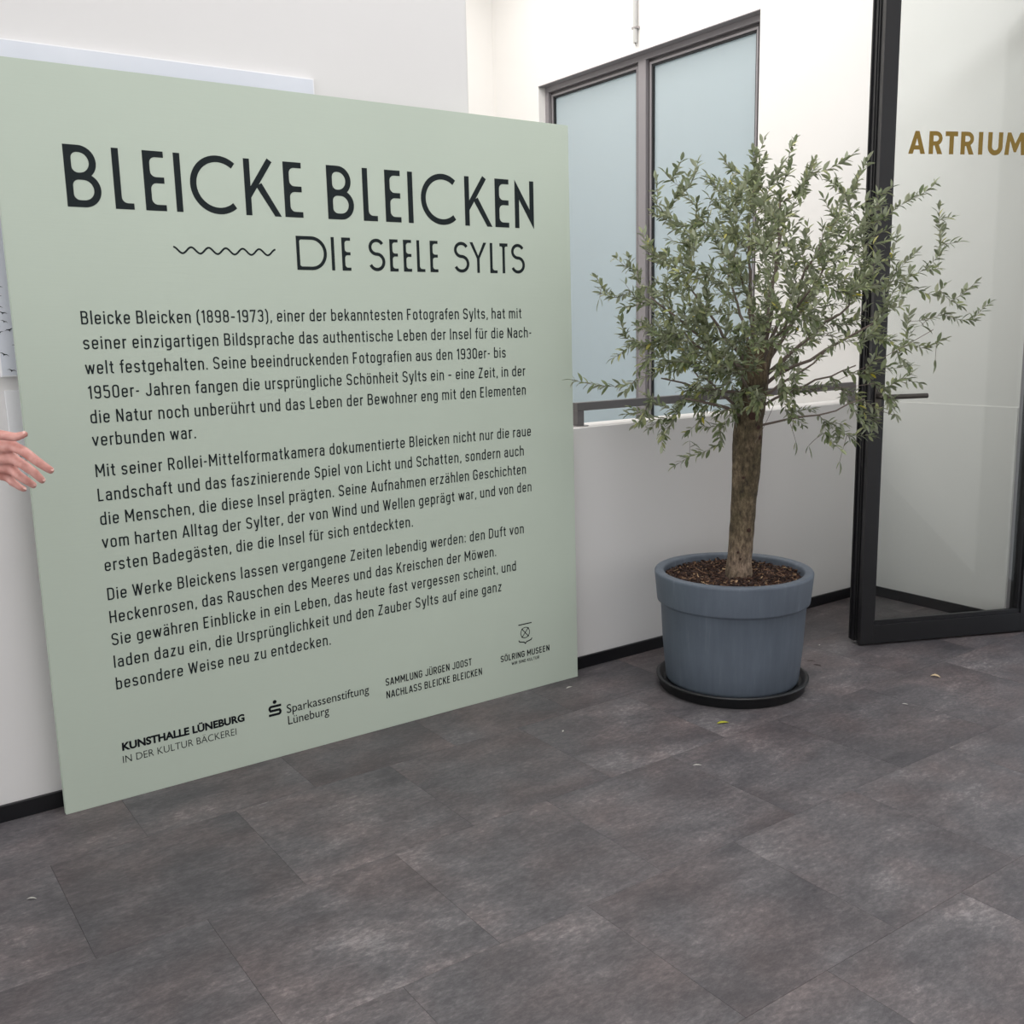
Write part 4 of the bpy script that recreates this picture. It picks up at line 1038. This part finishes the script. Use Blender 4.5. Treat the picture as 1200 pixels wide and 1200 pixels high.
# (finger nails are added after the melt)
# torso, neck, head, other arm, legs
skin += [(cx_(0, 0, 0.98), cx_(0.0, 0, 1.30), 0.125, 0.12), (cx_(0, -0.11, 1.39), cx_(0, 0.11, 1.39), 0.06, 0.06), (cx_(0.0, 0, 1.40), cx_(0.02, 0, 1.54), 0.058, 0.052)]
skin += [(cx_(0, 0.18, 1.385), cx_(-0.02, 0.24, 1.14), 0.050, 0.040), (cx_(-0.02, 0.24, 1.14), cx_(0.04, 0.23, 0.88), 0.038, 0.024)]
skin += [(cx_(0.04, 0.23, 0.88), cx_(0.055, 0.225, 0.80), 0.022, 0.026)]
for i in range(4):
    f0 = 0.245-i*0.017; chain(skin, [cx_(0.055+i*0.004, f0, 0.79), cx_(0.065+i*0.005, f0, 0.752), cx_(0.072+i*0.003, f0-0.004, 0.722+abs(i-1.5)*0.006)], [0.009, 0.008, 0.007])
chain(skin, [cx_(0.06, 0.205, 0.84), cx_(0.085, 0.19, 0.80), cx_(0.09, 0.188, 0.765)], [0.012, 0.0095, 0.008])
for s in (-1, 1):
    chain(skin, [cx_(0, s*0.075, 0.92), cx_(0.015, s*0.10, 0.50), cx_(-0.01, s*0.10, 0.09), cx_(0.10, s*0.11, 0.04)], [0.072, 0.056, 0.042, 0.034])
head = cx_(0.035, 0, 1.655)
face = [(head, 0.092, 0.074, 0.112, 0), (head+RU*0.035-UZ*0.055, 0.05, 0.052, 0.055, 0), (head+RU*0.095-UZ*0.012, 0.014, 0.011, 0.024, 0), (head+RU*0.078-UZ*0.055, 0.010, 0.024, 0.007, 0), (head+RU*0.075-UZ*0.066, 0.010, 0.021, 0.007, 0),
        (head+FW*0.074-UZ*0.01, 0.018, 0.009, 0.03, 0), (head-FW*0.074-UZ*0.01, 0.018, 0.009, 0.03, 0), (head+RU*0.072+UZ*0.024, 0.018, 0.045, 0.008, 0)]
body = melt('body', skin, 0.0036, M['skin'], per, 3, face)
nm = plain('finger_nail', srgb(232, 190, 180), 0.3)
for a, b, r in ((hp(45, 541, -.010), hp(56, 552, 0.0), .0080), (hp(33, 555, 0.012), hp(39, 565, 0.020), .0079), (hp(20, 566, 0.024), hp(25, 572, 0.032), .0073), (hp(5, 574, 0.040), hp(9, 578, 0.046), .0063), (hp(25, 511, -.020), hp(36, 508, -.018), .0072)):
    ax = (b-a).normalized(); nrm = (RU*0.55+UZ*0.75-FW*0.35); nrm = (nrm-ax*nrm.dot(ax)).normalized(); sd = ax.cross(nrm)
    V, F = [], []; c = b-ax*0.002+nrm*(r*0.80)-feet
    for i in range(7):
        for j in range(5):
            u = (i/6-0.5); v = (j/4-0.5)*(1-0.5*abs(u)*abs(u)*2)
            V.append(c+ax*(u*r*1.5)+sd*(v*r*1.35)+nrm*(-(v*v)*r*0.9-(u*u)*r*0.5+0.0004))
    for i in range(6):
        for j in range(4): F.append((i*5+j, (i+1)*5+j, (i+1)*5+j+1, i*5+j+1))
    obj('fingernail', (V, F), nm, body, smooth=True)
M['shirt'] = paint_mat('navy_shirt', srgb(44, 54, 78), 0.85, (300, 300, 300), 0.3, 0.001, 0.1)
M['trousers'] = paint_mat('grey_trousers', srgb(70, 70, 76), 0.9, (300, 300, 300), 0.3, 0.001, 0.1)
cuff = wrist.lerp(elbow, 0.42)
melt('shirt', [(cx_(0, -0.03, 1.02), cx_(0, -0.03, 1.31), 0.138, 0.140), (cx_(0, 0.03, 1.02), cx_(0, 0.03, 1.31), 0.138, 0.140), (cx_(0, -0.125, 1.388), cx_(0, 0.125, 1.388), 0.092, 0.092), (shoulder, elbow, 0.068, 0.053), (elbow, cuff, 0.054, 0.044),
               (cx_(0, 0.18, 1.385), cx_(-0.02, 0.24, 1.14), 0.068, 0.052), (cx_(-0.02, 0.24, 1.14), cx_(0.02, 0.235, 0.98), 0.052, 0.042), (cx_(0, 0, 1.40), cx_(0.005, 0, 1.455), 0.075, 0.066)], 0.009, M['shirt'], per)
tr_ = [(cx_(0, -0.05, 0.93), cx_(0, 0.05, 0.93), 0.125, 0.125)]
for s in (-1, 1): tr_ += [(cx_(0, s*0.09, 0.90), cx_(0.015, s*0.10, 0.50), 0.105, 0.078), (cx_(0.015, s*0.10, 0.50), cx_(-0.01, s*0.10, 0.13), 0.078, 0.068)]
melt('trousers', tr_, 0.01, M['trousers'], per)
for s in (-1, 1):
    V, F = [], []
    so2 = melt('shoe', [(cx_(-0.03, s*0.10, 0.050), cx_(0.05, s*0.105, 0.046), 0.046, 0.044), (cx_(0.05, s*0.105, 0.042), cx_(0.15, s*0.115, 0.036), 0.042, 0.034), (cx_(-0.01, s*0.10, 0.06), cx_(-0.01, s*0.10, 0.11), 0.050, 0.054)], 0.007, M['seal'], per)
hair = [(head-RU*0.030+UZ*0.030, 0.094, 0.083, 0.100, 0)]
melt('hair', [(head-RU*0.05+UZ*0.02, head-RU*0.06-UZ*0.05, 0.066, 0.055)], 0.006, plain('brown_hair', srgb(60, 44, 34), 0.8), per, 2, hair)
for s in (-1, 1):
    bm = bmesh.new(); bmesh.ops.create_uvsphere(bm, u_segments=16, v_segments=10, radius=0.0115)
    e = obj('eye', bm, plain('eye_white', (0.75, 0.75, 0.74), 0.2), per, smooth=True); e.location = head+RU*0.079+FW*(s*0.031)+UZ*0.006-feet
